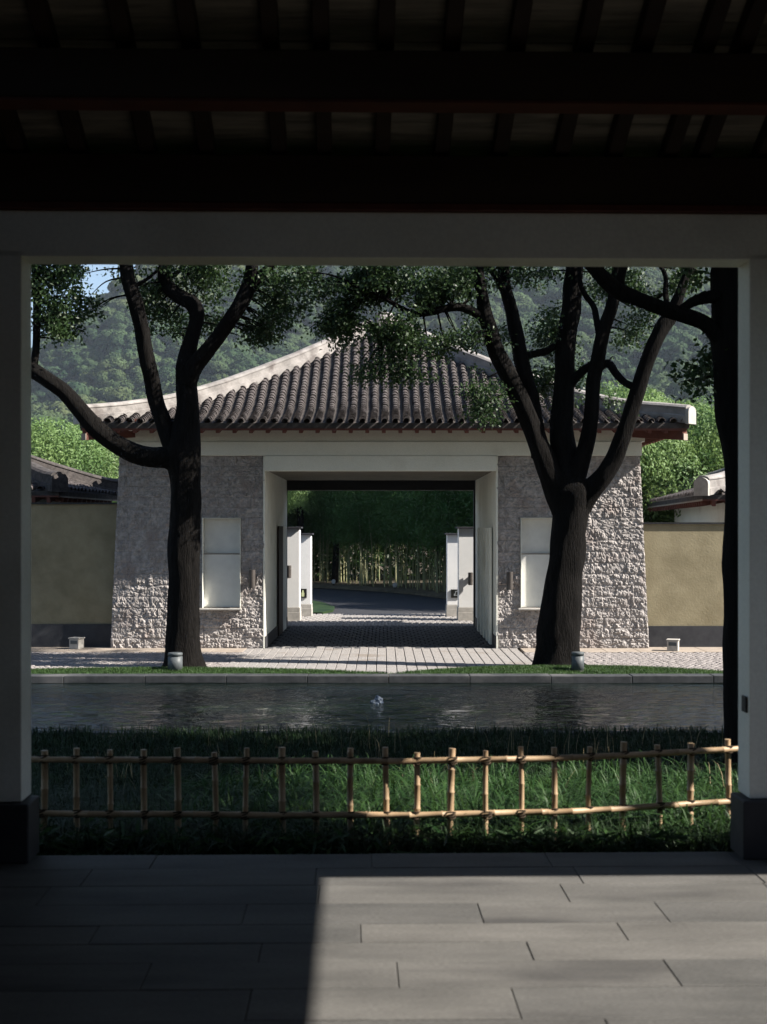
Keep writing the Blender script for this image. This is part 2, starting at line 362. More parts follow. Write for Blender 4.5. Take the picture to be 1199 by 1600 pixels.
def blade_mesh(name, P, hmin, hmax, wid, segs=3, lean=.5):
    n = len(P); h = rng.uniform(hmin, hmax, n); a = rng.uniform(0, 2*np.pi, n); L = rng.uniform(.1, lean, n)*h*1.6
    d = np.stack([np.cos(a), np.sin(a), np.zeros(n)], -1); s = np.stack([-np.sin(a), np.cos(a), np.zeros(n)], -1)
    twist = rng.uniform(-.6,.6,n)[:,None]; s = s + d*twist
    W = (wid*rng.uniform(.6,1.3,n))[:,None]
    V = []; 
    for k in range(segs+1):
        u = k/segs; c = P + d*(L*u**1.8)[:,None]; c = c + np.array([0,0,1])*(h*np.sin(u*np.pi/2*(1.0))**.9*(1 - .25*(L/h)*u*u))[:,None]
        ww = W*(1-u)**.6 if k < segs else W*.05
        V += [c - s*ww, c + s*ww]
    V = np.stack(V, 1); base = (np.arange(n)*(2*(segs+1)))[:,None]
    Q = np.concatenate([base + np.array([2*k, 2*k+1, 2*k+3, 2*k+2]) for k in range(segs)], 0)
    return np_mesh(name, V, Q, True)
arc_lawn((262-599.5)/F*21, 3.6, 20.5, .62, 'l', 'strip of short lawn round the foot of the left tree beside the pond')
arc_lawn((885-599.5)/F*21, 2.75, 20.5, 1.05, 'r', 'curved strip of short lawn round the foot of the thick forked tree')
# road behind the gate, verge, grass island
road_pts = [(-3.2,35.2,3.2,35.2),(-3.0,37,3.4,37),(-2.9,39,4.2,38.5),(-4,42,7,41),(-9,46.5,12,44),(-22,52,20,47),(-40,60,34,50)]
V = []; 
sheet('road', -60, 60, 35.2, 58, GZ-.02, 'asphalt')
def verge_y(x):
    return float(np.interp(x, (-20,-2.7,-.75,.74,1.96,4.5,8,20), (56,50.9,48.3,46.2,42.6,38.5,36.2,35.6)))
vv = []; ff = []
for i in range(41):
    t = -20 + i; yy = verge_y(t)
    vv += [(t, yy, GZ-.0), (t, yy+.12, GZ+.10), (t, yy+16, GZ+.14)]
for i in range(40): 
    a = i*3; ff += [(a,a+3,a+4,a+1),(a+1,a+4,a+5,a+2)]
obj('verge', np_mesh('verge', vv, ff), 'verge', kind='structure')
for s in (-1, 1):
    vs = []; n = 24
    vs.append((s*9, 35.3, GZ+.03))
    pts = [(-1.6,35.3),(-1.36,36.4),(-1.38,38),(-1.75,40),(-2.6,42.5),(-4.2,44.6),(-9,45.5)] if s < 0 else [(2.3,35.3),(2.5,35.8),(3.2,36.0),(9,36.1)]
    vs += [(p[0], p[1], GZ+.03) for p in pts]; k = len(vs)
    vs += [(p[0], p[1], GZ-.03) for p in pts]
    mb = MB().add(vs, [(0,i,i+1) if s>0 else (0,i+1,i) for i in range(1,k-1)] + [(i, i+1, k+i, k+i-1) for i in range(1,k-1)])
    mb.build('grass_verge','leaf',kind='structure')

# ================================================================== ROOF BUILDER
def cubic_profile(pts):
    T = [p[0] for p in pts]; Zp = [p[1] for p in pts]
    def f(t):
        t = max(0.0, min(1.0, t))
        for i in range(len(T)-1):
            if t <= T[i+1]:
                h = T[i+1]-T[i]; u = (t-T[i])/h
                def slope(j):
                    if j == 0: return (Zp[1]-Zp[0])/(T[1]-T[0])
                    if j == len(T)-1: return (Zp[-1]-Zp[-2])/(T[-1]-T[-2])
                    return (Zp[j+1]-Zp[j-1])/(T[j+1]-T[j-1])
                m0, m1 = slope(i)*h, slope(i+1)*h
                return (2*u**3-3*u**2+1)*Zp[i]+(u**3-2*u**2+u)*m0+(-2*u**3+3*u**2)*Zp[i+1]+(u**3-u**2)*m1
        return Zp[-1]
    return f
def tile_row_geo(mb, O, U, Vd, u, v0, v1, vmax, prof, rad=.068, pitch=.13, seg=6):
    """one column of overlapping barrel tiles running up the slope"""
    s = v0; k = 0; Zax = Vector((0,0,1))
    drift = random.uniform(-.008,.008)
    while s < v1:
        e = min(s + pitch*1.25, vmax)
        zc0, zc1 = prof(s/vmax), prof(e/vmax)
        j = random.uniform(-.006,.006) + drift*math.sin(s*1.3); r0 = rad*random.uniform(.97,1.07); r1 = rad*.86
        lift = .006 + random.uniform(0,.009)
        p0 = O + U*(u+j) + Vd*s + Zax*(zc0+lift); p1 = O + U*(u+j+random.uniform(-.004,.004)) + Vd*e + Zax*(zc1-.006)
        d = (p1-p0).normalized(); N = U.cross(d).normalized()
        if N.z < 0: N = -N
        vs = []
        for (p, r) in ((p0, r0-.014), (p0, r0), (p1, r1)):
            for q in range(seg+1):
                a = math.pi*q/seg; vs.append(p + U*(math.cos(a)*r) + N*(math.sin(a)*r))
        n = seg+1; fs = []
        for q in range(seg): fs += [(q,q+1,n+q+1,n+q), (n+q,n+q+1,2*n+q+1,2*n+q)]
        mb.add(vs, fs)
        s += pitch; k += 1
def slope_tiles(parent, O, U, Vd, Lu, vmax, inset, prof, spacing=.2, separate=True, rad=.068, pitch=.13, name='tile_row'):
    n = int(round(Lu/spacing)); O = Vector(O); U = Vector(U); Vd = Vector(Vd)
    joined = MB()
    for i in range(n):
        u = (i+.5)*Lu/n
        i0, i1 = inset if isinstance(inset, tuple) else (inset, inset); v1 = vmax*min(1.0, u/i0, (Lu-u)/i1) - .02
        mb = MB() if separate else joined
        tile_row_geo(mb, O, U, Vd, u, -.05-.012*random.random(), max(.02, v1), vmax, prof, rad, pitch)
        if separate: mb.build(name, 'tile', parent)
    if not separate: joined.build('tiling', 'tile', parent, kind='stuff')
def hip_roof(parent, cx, y0, half, depth_to_apex, apex_half, prof, tiles='front', spacing=.2, deck_m='pan', ridge_h=.28, ridge_w=.22, back_len=None, rad=.068, pitch=.13, separate=True, back_D=None):
    """hip roof with front eave at y0, apex line at y0+depth_to_apex; returns deck object"""
    D = depth_to_apex; yb = y0 + 2*D if back_len is None else y0 + back_len; Db = back_D or D
    K = 14; mb = MB()
    def ring(t, dz=0.0):
        x = half + (apex_half-half)*t; z = prof(t) + dz
        return [(cx-x, y0+D*t, z), (cx+x, y0+D*t, z), (cx+x, yb-Db*t, z), (cx-x, yb-Db*t, z)]
    for dz, flip in ((-.012, False), (-.11, True)):
        vs = []
        for k in range(K+1): vs += ring(k/K, dz)
        fs = []
        for k in range(K):
            for q in range(4):
                f = (k*4+q, k*4+(q+1)%4, (k+1)*4+(q+1)%4, (k+1)*4+q); fs.append(f if not flip else f[::-1])
        mb.add(vs, fs)
    a, b = ring(0,-.012), ring(0,-.11); mb.add(a+b, [(i,(i+1)%4,4+(i+1)%4,4+i)[::-1] for i in range(4)])
    deck = mb.build('roof', deck_m, parent)
    slope_tiles(deck, (cx-half, y0, 0), (1,0,0), (0,1,0), 2*half, D, half-apex_half, prof, spacing, separate, rad, pitch)
    Ls = yb-y0
    slope_tiles(deck, (cx-half, yb, 0), (0,-1,0), (1,0,0), Ls, half-apex_half, (Db, D), prof, spacing, False, rad, pitch)
    slope_tiles(deck, (cx+half, y0, 0), (0,1,0), (-1,0,0), Ls, half-apex_half, (D, Db), prof, spacing, False, rad, pitch)
    slope_tiles(deck, (cx+half, yb, 0), (-1,0,0), (0,-1,0), 2*half, Db, half-apex_half, prof, spacing, False, rad, pitch)
    # hip ridges
    def ridge(path, name='hip_ridge', h=ridge_h, w=ridge_w):
        m2 = MB(); pts = [Vector(p) for p in path]; rings = []
        prof2 = [(-w*.62,-.06),(-w*.62,.07),(-w*.5,.085),(-w*.5,h*.72),(-w*.56,h*.74),(-w*.56,h*.80),(-w*.40,h*.93),(-w*.15,h),(w*.15,h),(w*.40,h*.93),(w*.56,h*.80),(w*.56,h*.74),(w*.5,h*.72),(w*.5,.085),(w*.62,.07),(w*.62,-.06)]
        for i, p in enumerate(pts):
            d = (pts[min(i+1,len(pts)-1)] - pts[max(i-1,0)]); d.z = 0; d.normalize(); s = Vector((d.y,-d.x,0))
            wob = 1+.03*noise.noise(p*2.1)
            rings.append([p + s*(a*wob) + Vector((0,0,b+.012*noise.noise(p*1.7+Vector((b*3,0,0))))) for a, b in prof2])
        n = len(prof2); vs = [v for r in rings for v in r]
        m2.add(vs, [(j*n+k, j*n+k+1, (j+1)*n+k+1, (j+1)*n+k) for j in range(len(pts)-1) for k in range(n-1)])
        m2.add(rings[0], [tuple(range(n))]); m2.add(rings[-1], [tuple(range(n-1,-1,-1))])
        return m2.build(name, 'ridge', parent)
    for (sx, sy) in ((-1,0),(1,0),(1,1),(-1,1)):
        path = []
        for k in range(0, 25):
            t = k/24; tt = max(0,t); x = half + (apex_half-half)*t; yy = y0 + D*t if sy == 0 else yb - Db*t
            path.append((cx+sx*x, yy, prof(tt)+ (.03 if k<0 else .012*max(0,3-k))))
        r = ridge(path)
        p0, p1 = Vector(path[0]), Vector(path[1]); d = (p0-p1); d.z = 0; d.normalize(); s = Vector((d.y,-d.x,0))
        m3 = MB(); w2, h2 = ridge_w*.60, ridge_h*.86; sh = []
        for q in range(13):
            a = math.pi*q/12; sh.append((math.cos(a)*w2, h2*.62+math.sin(a)*h2*.42))
        sh = [(w2,-.07)] + sh + [(-w2,-.07)]
        fr = [p0 + d*.06 + s*a + Vector((0,0,b)) for a,b in sh]; bk = [p0 - d*.01 + s*a + Vector((0,0,b)) for a,b in sh]; n = len(sh)
        m3.add(fr+bk, [tuple(range(n)), tuple(range(2*n-1,n-1,-1))] + [(i,n+i,n+(i+1)%n,(i+1)%n) for i in range(n)])
        m3.build('ridge_end', 'concrete', r)
    if yb - y0 > D + Db + .2 or apex_half > .3:
        zt = prof(1)
        ridge([(cx-apex_half, y0+D, zt+.02),(cx+apex_half, y0+D, zt+.02)] if apex_half > .3 else [(cx, y0+D, zt+.02),(cx, yb-Db, zt+.02)], 'top_ridge')
    return deck

# ================================================================== GATEHOUSE
YG = 25.0; ZT = 2.955
gate = empty('gatehouse', (0, YG, GZ), 'stone gatehouse with grey tiled hip roof and a square drive-through opening', 'gatehouse')
gate.location = (0,0,0)
XL0, XL1, XR0, XR1 = -5.09, -2.21, 2.10, 4.95
NICHE = {-1: (at(316,0,YG).x, at(376,0,YG).x), 1: (at(814,0,YG).x, at(875,0,YG).x)}
NZ0, NZ1 = at(0,950,YG).z, at(0,809,YG).z
# variants of rough split-faced block (unit cube, relief scaled by object scale in y)
def block_variant(seed, nxg=18, nzg=9):
    vs = []; idx = {}
    for j in range(nzg+1):
        for i in range(nxg+1):
            u, v = i/nxg, j/nzg
            ed = min(u*1.6, (1-u)*1.6, v*.8, (1-v)*.8); k = min(1, ed*9)
            y = -(.62 + .38*k) * (.60 + .7*noise.noise(Vector((u*4+seed*9, v*2.2, seed*3.1))) + .75*noise.noise(Vector((u*12+seed*5, v*6.5, seed*1.3))) + .28*random.random())
            y = min(-.1, y)
            ju = (random.uniform(-.3,.3)/nxg if 0<i<nxg else 0); jv = (random.uniform(-.3,.3)/nzg if 0<j<nzg else 0)
            idx[i,j] = len(vs); vs.append((u+ju, y, v+jv))
    fs = []
    for j in range(nzg):
        for i in range(nxg):
            a,b,c,d = idx[i,j], idx[i+1,j], idx[i+1,j+1], idx[i,j+1]
            fs += [(a,b,c),(a,c,d)] if (i+j+seed)%2 else [(a,b,d),(b,c,d)]
    n = len(vs); vs += [(0,1,0),(1,1,0),(1,1,1),(0,1,1)]
    fs.append(tuple([idx[i,0] for i in range(nxg,-1,-1)] + [n, n+1])); fs.append(tuple([idx[i,nzg] for i in range(nxg+1)] + [n+2, n+3]))
    fs.append(tuple([idx[0,j] for j in range(nzg+1)] + [n+3, n])); fs.append(tuple([idx[nxg,j] for j in range(nzg,-1,-1)] + [n+1, n+2]))
    me = MB().add(vs, fs).mesh('stone_block'); me.materials.append(M['stone']); return me
bv = [block_variant(s) for s in range(14)]
def tower(s):
    if s < 0: a, b, bt = XL0, XL1, at(186,0,YG).x
    else: a, b, bt = XR0, XR1, at(1001,0,YG).x
    n0, n1 = NICHE[s]
    core = MB(); yf, yk = YG+.10, 31.0
    def seg(x0,x1,z0,z1,y0=yf): core.box((x0,y0,z0),(x1,yk,z1))
    # core with battered outer side, niche left open
    oz = lambda z: (a + (bt-a)*(z-GZ)/(ZT-GZ)) if s < 0 else (b + (bt-b)*(z-GZ)/(ZT-GZ))
    y_n = YG+.30
    if s < 0: outer0, inner = (oz(GZ)+.02, oz(ZT)+.02), b-.02
    else: outer0, inner = (oz(GZ)-.02, oz(ZT)-.02), a+.02
    x_in = inner; x_o = outer0
    # back mass
    vs = [(x_o[0],y_n,GZ-.1),(x_in,y_n,GZ-.1),(x_in,yk,GZ-.1),(x_o[0],yk,GZ-.1),(x_o[1],y_n,ZT),(x_in,y_n,ZT),(x_in,yk,ZT),(x_o[1],yk,ZT)]
    fs = [(0,3,2,1),(4,5,6,7),(0,1,5,4),(1,2,6,5),(2,3,7,6),(3,0,4,7)]
    core.add(vs, fs)
    lo, hi = (max(outer0), inner) if s < 0 else (inner, min(outer0))
    core.box((lo, yf, GZ-.1),(n0-.005, y_n-.003, ZT-.003)); core.box((n1+.005, yf, GZ-.1),(hi, y_n-.003, ZT-.003))
    core.box((n0-.004, yf, GZ-.1),(n1+.004, y_n-.003, NZ0)); core.box((n0-.004, yf, NZ1),(n1+.004, y_n-.003, ZT-.003))
    pier = core.build('pier', 'stone_core', gate)
    levels = list(np.linspace(GZ, NZ0, 5)[:-1]) + list(np.linspace(NZ0, NZ1, 9)[:-1]) + list(np.linspace(NZ1, ZT-.002, 7))
    row = 0; courses = len(levels)-1
    while row < courses:
        z0, z1 = levels[row], levels[row+1]
        zm = (z0+z1)/2
        xa = oz(zm) if s < 0 else a; xb = b if s < 0 else oz(zm)
        spans = [(xa, xb)]
        if z1 > NZ0+.02 and z0 < NZ1-.02: spans = [(xa, n0), (n1, xb)]
        for (p, q) in spans:
            x = p; first = True
            while x < q - .01:
                L = random.uniform(.24,.46)
                if first and row % 2: L *= .6
                if q - (x+L) < .16: L = q-x
                zz0, zz1 = z0, z1
                if z1 > NZ0+.02 and z0 < NZ0 and False: pass
                o = obj('stone_block', random.choice(bv), None, pier)
                flip = random.random() < .5
                prow = random.uniform(.017,.030)
                o.location = (x+.001, YG+.055, zz0+.001)
                o.scale = (L-.002, prow*1.3, zz1-zz0-.003)
                x += L; first = False
        row += 1
    # niche lining, panels, sill
    nn = empty('window_niche', (0,0,0)); nn.parent = gate
    zmid = at(0,866,YG).z
    box('niche_reveal', (n0+.001, YG-.0, NZ0+.001),(n0+.012, y_n+.01, NZ1-.001),'plaster',nn)
    box('niche_reveal', (n1-.012, YG-.0, NZ0+.001),(n1-.001, y_n+.01, NZ1-.001),'plaster',nn)
    box('niche_reveal', (n0+.012, YG-.0, NZ1-.012),(n1-.012, y_n+.01, NZ1-.001),'plaster',nn)
    box('niche_panel', (n0+.016, y_n-.12, zmid+.012),(n1-.016, y_n-.09, NZ1-.014),'niche',nn,.003)
    box('niche_panel', (n0+.016, y_n-.16, NZ0+.01),(n1-.016, y_n-.13, zmid-.006),'niche',nn,.003)
    box('niche_ledge', (n0+.014, y_n-.165, zmid-.005),(n1-.014, y_n-.08, zmid+.011),'kerb_tan',nn)
    box('window_sill', (n0-.05, YG-.10, NZ0-.035),(n1+.02, y_n-.1, NZ0-.001),'concrete',nn,.004)
for s in (-1,1): tower(s)
# bands above, each a hair in front of the other
box('fascia', (-4.93, YG-.035, ZT+.002),(4.80, YG+.15, 3.215),'plaster',gate,.004)
box('upper_wall', (-4.98, YG-.01, 3.218),(4.86, 30.9, 3.56),'plaster',gate,.004)
box('lintel', (XL1+.004, YG-.045, 2.672),(XR0-.004, YG+.16, ZT),'plaster',gate,.004)
box('roof_plate', (-4.9, YG+.16, ZT+.001),(4.8, 31.05, 3.216),'plaster',gate)
# passage lining
XLi, XRi = XL1-.005, XR0+.005
box('passage_wall', (XL1-.03, YG+.02, GZ),(XL1+.0, 30.75, 2.95),'plaster',gate)
box('passage_wall', (XR0-.0, YG+.02, GZ),(XR0+.03, 30.75, 2.95),'plaster',gate)
box('passage_base', (XL1+.001, YG+.03, GZ),(XL1+.02, 30.7, GZ+.22),'base',gate)
box('passage_base', (XR0-.02, YG+.03, GZ),(XR0-.001, 30.7, GZ+.22),'base',gate)
y = YG+.165
while y < 30.6:
    box('ceiling_board', (XL1+.003, y, 2.70),(XR0-.003, y+.29, 2.73),'red_wood' if False else 'reed',gate,.004); y += .296
fr = empty('door_frame'); fr.parent = gate
zh = at(0,766,30.8).z
box('frame_header', (XL1+.003, 30.7, zh),(XR0-.003, 30.86, 2.698),'dark_metal',fr)
box('frame_jamb', (XL1+.003, 30.7, GZ),(at(449,0,30.8).x, 30.86, zh-.002),'dark_metal',fr)
box('frame_jamb', (at(740,0,30.8).x, 30.7, GZ),(XR0-.003, 30.86, zh-.002),'dark_metal',fr)
box('frame_trim', (at(450,0,30.8).x, 30.69, zh-.014),(at(739,0,30.8).x, 30.698, zh+.002),'concrete',fr)
for y0 in (25.75, 26.45, 27.2, 28.0, 28.85):
    box('door_panel', (XR0-.07, y0, GZ+.01),(XR0-.022, y0+.34, 1.62),'plaster' if y0 != 28.0 else 'plaster',gate,.006)
    box('door_recess', (XR0-.045, y0+.342, GZ+.01),(XR0-.021, y0+.40, 1.62),'dark_wood',gate)
box('door_recess', (XL1+.021, 27.8, GZ+.01),(XL1+.05, 28.9, 1.65),'dark_wood',gate)
box('door_panel', (XL1+.021, 28.95, GZ+.01),(XL1+.05, 29.9, 1.65),'plaster',gate,.006)
# roof
rp = cubic_profile([(0,3.52),(.268,3.86),(.496,4.36),(.70,4.90),(.87,5.40),(1,5.80)])
hip_roof(gate, 0.02, 24.25, 5.5, 4.7, .4, rp, tiles='front', back_len=6.97, back_D=2.27)
MB().lathe([(.001,.55),(.16,.52),(.26,.40),(.30,.22),(.36,.18),(.36,.10),(.42,0)],14,(0.02,28.95,5.72)).build('roof_finial','ridge',gate)
# soffit, fascia board and rafters
box('eave_board', (-5.44, 24.262, 3.375),(5.48, 24.30, 3.415),'red_wood',gate)
rm = MB().box((0,0,0),(.07,1.0,.075),.004).mesh('rafter'); rm.materials.append(M['dark_wood'])
rmr = MB().box((0,0,0),(.07,1.0,.075),.004).mesh('rafter_side'); rmr.materials.append(M['red_wood'])
for i in range(-18, 19):
    o = obj('rafter', rmr, None, gate); o.location = (i*.300-.03, 24.285, 3.325); o.rotation_euler = (math.radians(12), 0, 0)
for s in (-1, 1):
    for k in range(22):
        o = obj('rafter', rmr, None, gate); o.location = (s*5.44+.02, 24.4+k*.3, 3.325); o.rotation_euler = (math.radians(12), 0, math.radians(90 if s>0 else -90)); 
        if s < 0: o.location.x = -5.40; o.location.y += .07
    box('eave_board', (s*5.46-.02, 24.31, 3.375),(s*5.46+.02, 31.2, 3.415),'red_wood',gate)
    # corner beam with a pale end
    c = MB(); p0 = Vector((s*5.43+.02, 24.31, 3.30)); p1 = Vector((s*4.5, 25.2, 3.42)); d = (p0-p1).normalized(); sd = Vector((d.y,-d.x,0)).normalized()*.07
    vs = [p + q + Vector((0,0,h)) for p in (p1,p0) for q,h in ((-sd,-.1),(sd,-.1),(sd,.09),(-sd,.09))]
    cb = c.add(vs, [(0,1,2,3),(7,6,5,4),(0,4,5,1),(1,5,6,2),(2,6,7,3),(3,7,4,0)]).build('corner_beam','red_wood',gate)
    vs2 = [p0 + d*e + q*.98 + Vector((0,0,h)) for e in (.002,.02) for q,h in ((-sd,-.098),(sd,-.098),(sd,.02),(-sd,.02))]
    MB().add(vs2, [(0,1,2,3),(7,6,5,4),(0,4,5,1),(1,5,6,2),(2,6,7,3),(3,7,4,0)]).build('beam_end','kerb_tan',cb)
# wall lamps on the piers
def wall_lamp(x, z, y, lab, h=.33, r=.06):
    t = empty('wall_lamp', (x, y, z), lab, 'lamp', 'tubular wall lamps on the gate')
    MB().cyl((0,-.10,-h/2),(0,-.10,h/2), r, r, 18).build('lamp_body','metal',t)
    MB().cyl((0,-.10,-h/2-.006),(0,-.10,-h/2-.001), r*.8, r*.8, 18).build('lamp_ring','dark_metal',t)
    box('lamp_bracket', (-.03,-.05,-.06),(.03,.03,.06),'dark_metal',t)
    return t
p = at(395,904,YG); wall_lamp(p.x, p.z, YG+.0, 'bronze tube wall lamp on the left stone pier beside the niche')
p = at(796,907,YG); wall_lamp(p.x, p.z, YG+.0, 'bronze tube wall lamp on the right stone pier beside the opening')
# security cameras
for (px, py, lab, s) in ((202,670,'small security camera hanging under the left end of the eave',1),(1020,676,'small white security camera under the right end of the eave',-1)):
    p = at(px, py, 24.85)
    t = empty('security_camera', p, lab, 'camera')
    MB().cyl((0,0,.0),(0,0,.16),.008).build('bracket','dark_metal',t)
    b = MB().box((-.035,-.11,-.03),(.035,.06,.03),.008).build('camera_body','white_paint',t); b.rotation_euler = (math.radians(-12),0,math.radians(-50*s))
    MB().cyl((0,-.112,0),(0,-.12,0),.024).build('camera_lens','dark_metal',b)
# slack cable under the eave
pts = [at(440 + i*15, 662 + 8*math.sin(math.pi*i/10), 24.7) for i in range(11)]
tag(MB().tube(pts, [.006]*11, 6).build('slack_cable','dark_metal'), 'thin dark cable sagging below the middle of the eave', 'cable')

# ================================================================== FLANKING WALLS AND HALLS
def flank(s, x0, x1, ztop, zb, m, lab):
    t = empty('garden_wall', (0,0,0), lab, 'wall')
    a, b = min(x0,x1), max(x0,x1)
    box('wall_panel', (a, 25.30, zb),(b, 25.55, ztop),m,t)
    box('wall_base', (a, 25.27, GZ-.05),(b, 25.58, zb-.002),'base',t)
    box('wall_coping', (a, 25.26, ztop+.002),(b, 25.60, ztop+.035),'dark_metal',t)
flank(-1, -16, -5.02, at(0,788,25.3).z, at(0,975,25.3).z, 'yellow_plaster', 'dim ochre garden wall left of the gatehouse in tree shade')
flank(1, 4.88, 16, at(0,819,25.3).z, at(0,978,25.3).z, 'yellow_plaster', 'sunlit ochre garden wall right of the gatehouse with dark base')
def hall(s):
    sd_ = s
    if s > 0: loc = at(1098,772,27.6); lab = 'tiled hall with red eaves rising behind the right garden wall'; rz = math.radians(-4.5); L = 10.5; W = 3.6
    else: loc = at(92,766,27.2); lab = 'dark tiled hall roof showing above the left garden wall'; rz = math.radians(-5); L = 4.4; W = 2.2
    t = empty('side_hall', (0,0,0), lab, 'building')
    zE = loc.z
    pr = cubic_profile([(0,0),(.3,.075*W),(.6,.165*W),(1,.30*W)])
    hip_roof(t, s*W, 0, W, W-.3, .3, pr, back_len=L, spacing=.24, rad=.08, pitch=.17, separate=False, ridge_h=.34, ridge_w=.30)
    if s < 0:  # shade on the left roof is put into its ridge colour
        for o in t.children_recursive:
            if o.name.startswith(('hip_ridge','ridge_end','top_ridge')): o.data.materials[0] = M['pan']
    x0, x1 = (0.75, 2*W-.75) if s > 0 else (-2*W+.75, -.75)
    zb = GZ - zE
    box('hall_wall', (x0,.75,zb),(x1,L-.75,.12),'plaster',t)
    for k in range(1,4):
        xx = x0 + (x1-x0)*k/4; box('wall_joint', (xx-.008,.743,-1.6),(xx+.008,.752,.1),'base',t)
    box('wall_joint', (x0,.742,-.36),(x1,.752,-.345),'base',t)
    rr = MB().box((0,0,-.05),(.075,.75,.07)).mesh('rafter_small'); rr.materials.append(M['red_wood'])
    for k in range(int((L-.4)/.31)):
        o = obj('rafter', rr, None, t); o.rotation_euler = (math.radians(10),0,math.radians(-90 if s>0 else 90)); o.location = ((0.02 if s>0 else -.02), .3+k*.31+(.06 if s>0 else 0), -.20)
    for k in range(int((2*W-.3)/.31)):
        o = obj('rafter', rr, None, t); o.rotation_euler = (math.radians(10),0,0); o.location = (s*(.2+k*.31)+(0 if s>0 else -.06), .02, -.20)
    box('eave_board', (min(0,s*2*W),-.0,-.14),(max(0,s*2*W),.03,-.10),'red_wood',t)
    e = (0.0,.03) if s>0 else (-.03,0.0)
    box('eave_board', (e[0],.03,-.14),(e[1],L,-.10),'kerb_tan',t)
    t.location = loc; t.rotation_euler = (0,0,rz)
hall(1); hall(-1)
# cube lights on the footpath
for (px, py, lab) in ((120,1014,'pale cube light on the footpath before the left garden wall'),(1052,1017,'pale cube light on the footpath before the right garden wall')):
    d = (EYE-GZ)*F/(py-826); p = at(px, py, d); t = empty('cube_light', (p.x, d, GZ), lab, 'garden light', 'cube lights on the footpath')
    t.rotation_euler = (0,0,math.radians(-18))
    box('light_body', (-.10,-.10,0.002),(.10,.10,.19),'concrete',t,.008)
    box('light_cap', (-.115,-.115,.192),(.115,.115,.215),'concrete',t,.004)
    for a in (-1,1):
        box('light_slot', (-.07,a*.1015-.002,.10),(.07,a*.1015+.002,.165),'grey_metal',t)
# bollards at the foot of the trees
for (px, py, wpx, hpx, lab) in ((274,1046,23,29,'grey cylinder bollard light at the foot of the left tree'),(903,1049,20,30,'grey cylinder bollard light at the foot of the forked tree')):
    d = 20.75; p = at(px, py, d); r = wpx/2/F*d; h = hpx/F*d
    t = empty('bollard_light', (p.x, d, GZ+.03), lab, 'bollard', 'cylinder bollards by the trees')
    MB().lathe([(.001,0),(r,0),(r,h*.78),(r*.86,h*.79),(r*.86,h*.84),(r,h*.85),(r,h*.97),(r*.92,h),(.001,h)],22).build('bollard_body','grey_metal',t)
    MB().lathe([(r*1.12,-.02),(r*1.12,.015),(r*1.02,.016)],22).build('bollard_foot','dark_metal',t)

# ================================================================== WHITE GATE PILLARS BEYOND
def white_pillar(x0, x1, y, ztop, zpl, lab, lamp=None, sign=None):
    t = empty('white_pillar', (0,0,0), lab, 'pillar', 'white pillars beyond the gate')
    a, b = min(x0,x1), max(x0,x1)
    box('pillar_shaft', (a, y, zpl),(b, y+.5, ztop),'white',t,.005)
    box('pillar_cap', (a-.05, y-.06, ztop+.002),(b+.05, y+.56, ztop+.045),'base',t,.004)
    zmid = (GZ+zpl)/2+.05
    box('plinth_stone', (a-.02, y-.02, GZ-.02),(b+.02, y+.52, zmid-.003),'concrete',t,.006)
    box('plinth_stone', (a-.015, y-.015, zmid),(b+.015, y+.515, zpl-.003),'concrete',t,.006)
    return t
d1, d2 = 32.6, 34.2
white_pillar(at(440,0,d1).x-.9, at(468,0,d1).x, d1, at(0,826,d1).z, at(0,949,d1).z, 'taller white pillar with a lamp seen at the left edge of the opening')
white_pillar(at(466,0,d2).x-.5, at(486,0,d2).x, d2, at(0,836,d2).z, at(0,944,d2).z, 'shorter white pillar with black bottle-shaped sign, left of the drive')
white_pillar(at(717,0,d1).x, at(748,0,d1).x+.8, d1, at(0,826,d1).z, at(0,949,d1).z, 'taller white pillar with a lamp seen at the right edge of the opening')
white_pillar(at(699,0,d2).x, at(722,0,d2).x+.5, d2, at(0,836,d2).z, at(0,945,d2).z, 'shorter white pillar with a black tap sign, right of the drive')
p = at(452,893,d1); wall_lamp(p.x, p.z, d1, 'bronze tube lamp on the taller left white pillar', .30, .06)
p = at(735,904,d1); wall_lamp(p.x, p.z, d1, 'bronze tube lamp on the taller right white pillar', .30, .06)
# signs
p0, p1 = at(467.5,934,d2-.02), at(479.5,920,d2-.02)
t = empty('bottle_sign', (0,0,0), 'black square sign with pale bottle mark on the shorter left pillar', 'sign')
box('sign_plate', (p0.x, d2-.025, p0.z),(p1.x, d2-.002, p1.z),'sign_black',t)
c = (p0.x+p1.x)/2; q = (p1.z-p0.z)
mk = [(-.22,.14),(.22,.14),(.22,.30),(.24,.50),(.16,.62),(.12,.72),(.08,.86),(-.08,.86),(-.12,.72),(-.16,.62),(-.24,.50),(-.22,.30)]
vs = [(c+a*q*.7, d2-.030, p0.z+b*q) for a,b in mk]; vk = [(v[0], d2-.026, v[2]) for v in vs]; n = len(mk)
MB().add(vs+vk, [tuple(range(n)), tuple(range(2*n-1,n-1,-1))]+[(i,n+i,n+(i+1)%n,(i+1)%n) for i in range(n)]).build('bottle_mark','sign_mark',t)
p0, p1 = at(705,934,d2-.02), at(717.5,921,d2-.02)
t = empty('tap_sign', (0,0,0), 'black square sign with faint grey tap mark on the shorter right pillar', 'sign')
box('sign_plate', (p0.x, d2-.025, p0.z),(p1.x+.03, d2-.002, p1.z),'sign_black',t)
q = p1.z-p0.z
mm = MB()
for (a,b,e,f) in ((.55,.72,.95,.80),(.50,.55,.58,.80),(.35,.40,.58,.50),(.35,.22,.43,.40),(.45,.25,.9,.31)):
    mm.box((p0.x+a*q, d2-.030, p0.z+b*q),(p0.x+e*q, d2-.026, p0.z+f*q))
mm.build('tap_mark','sign_grey',t)
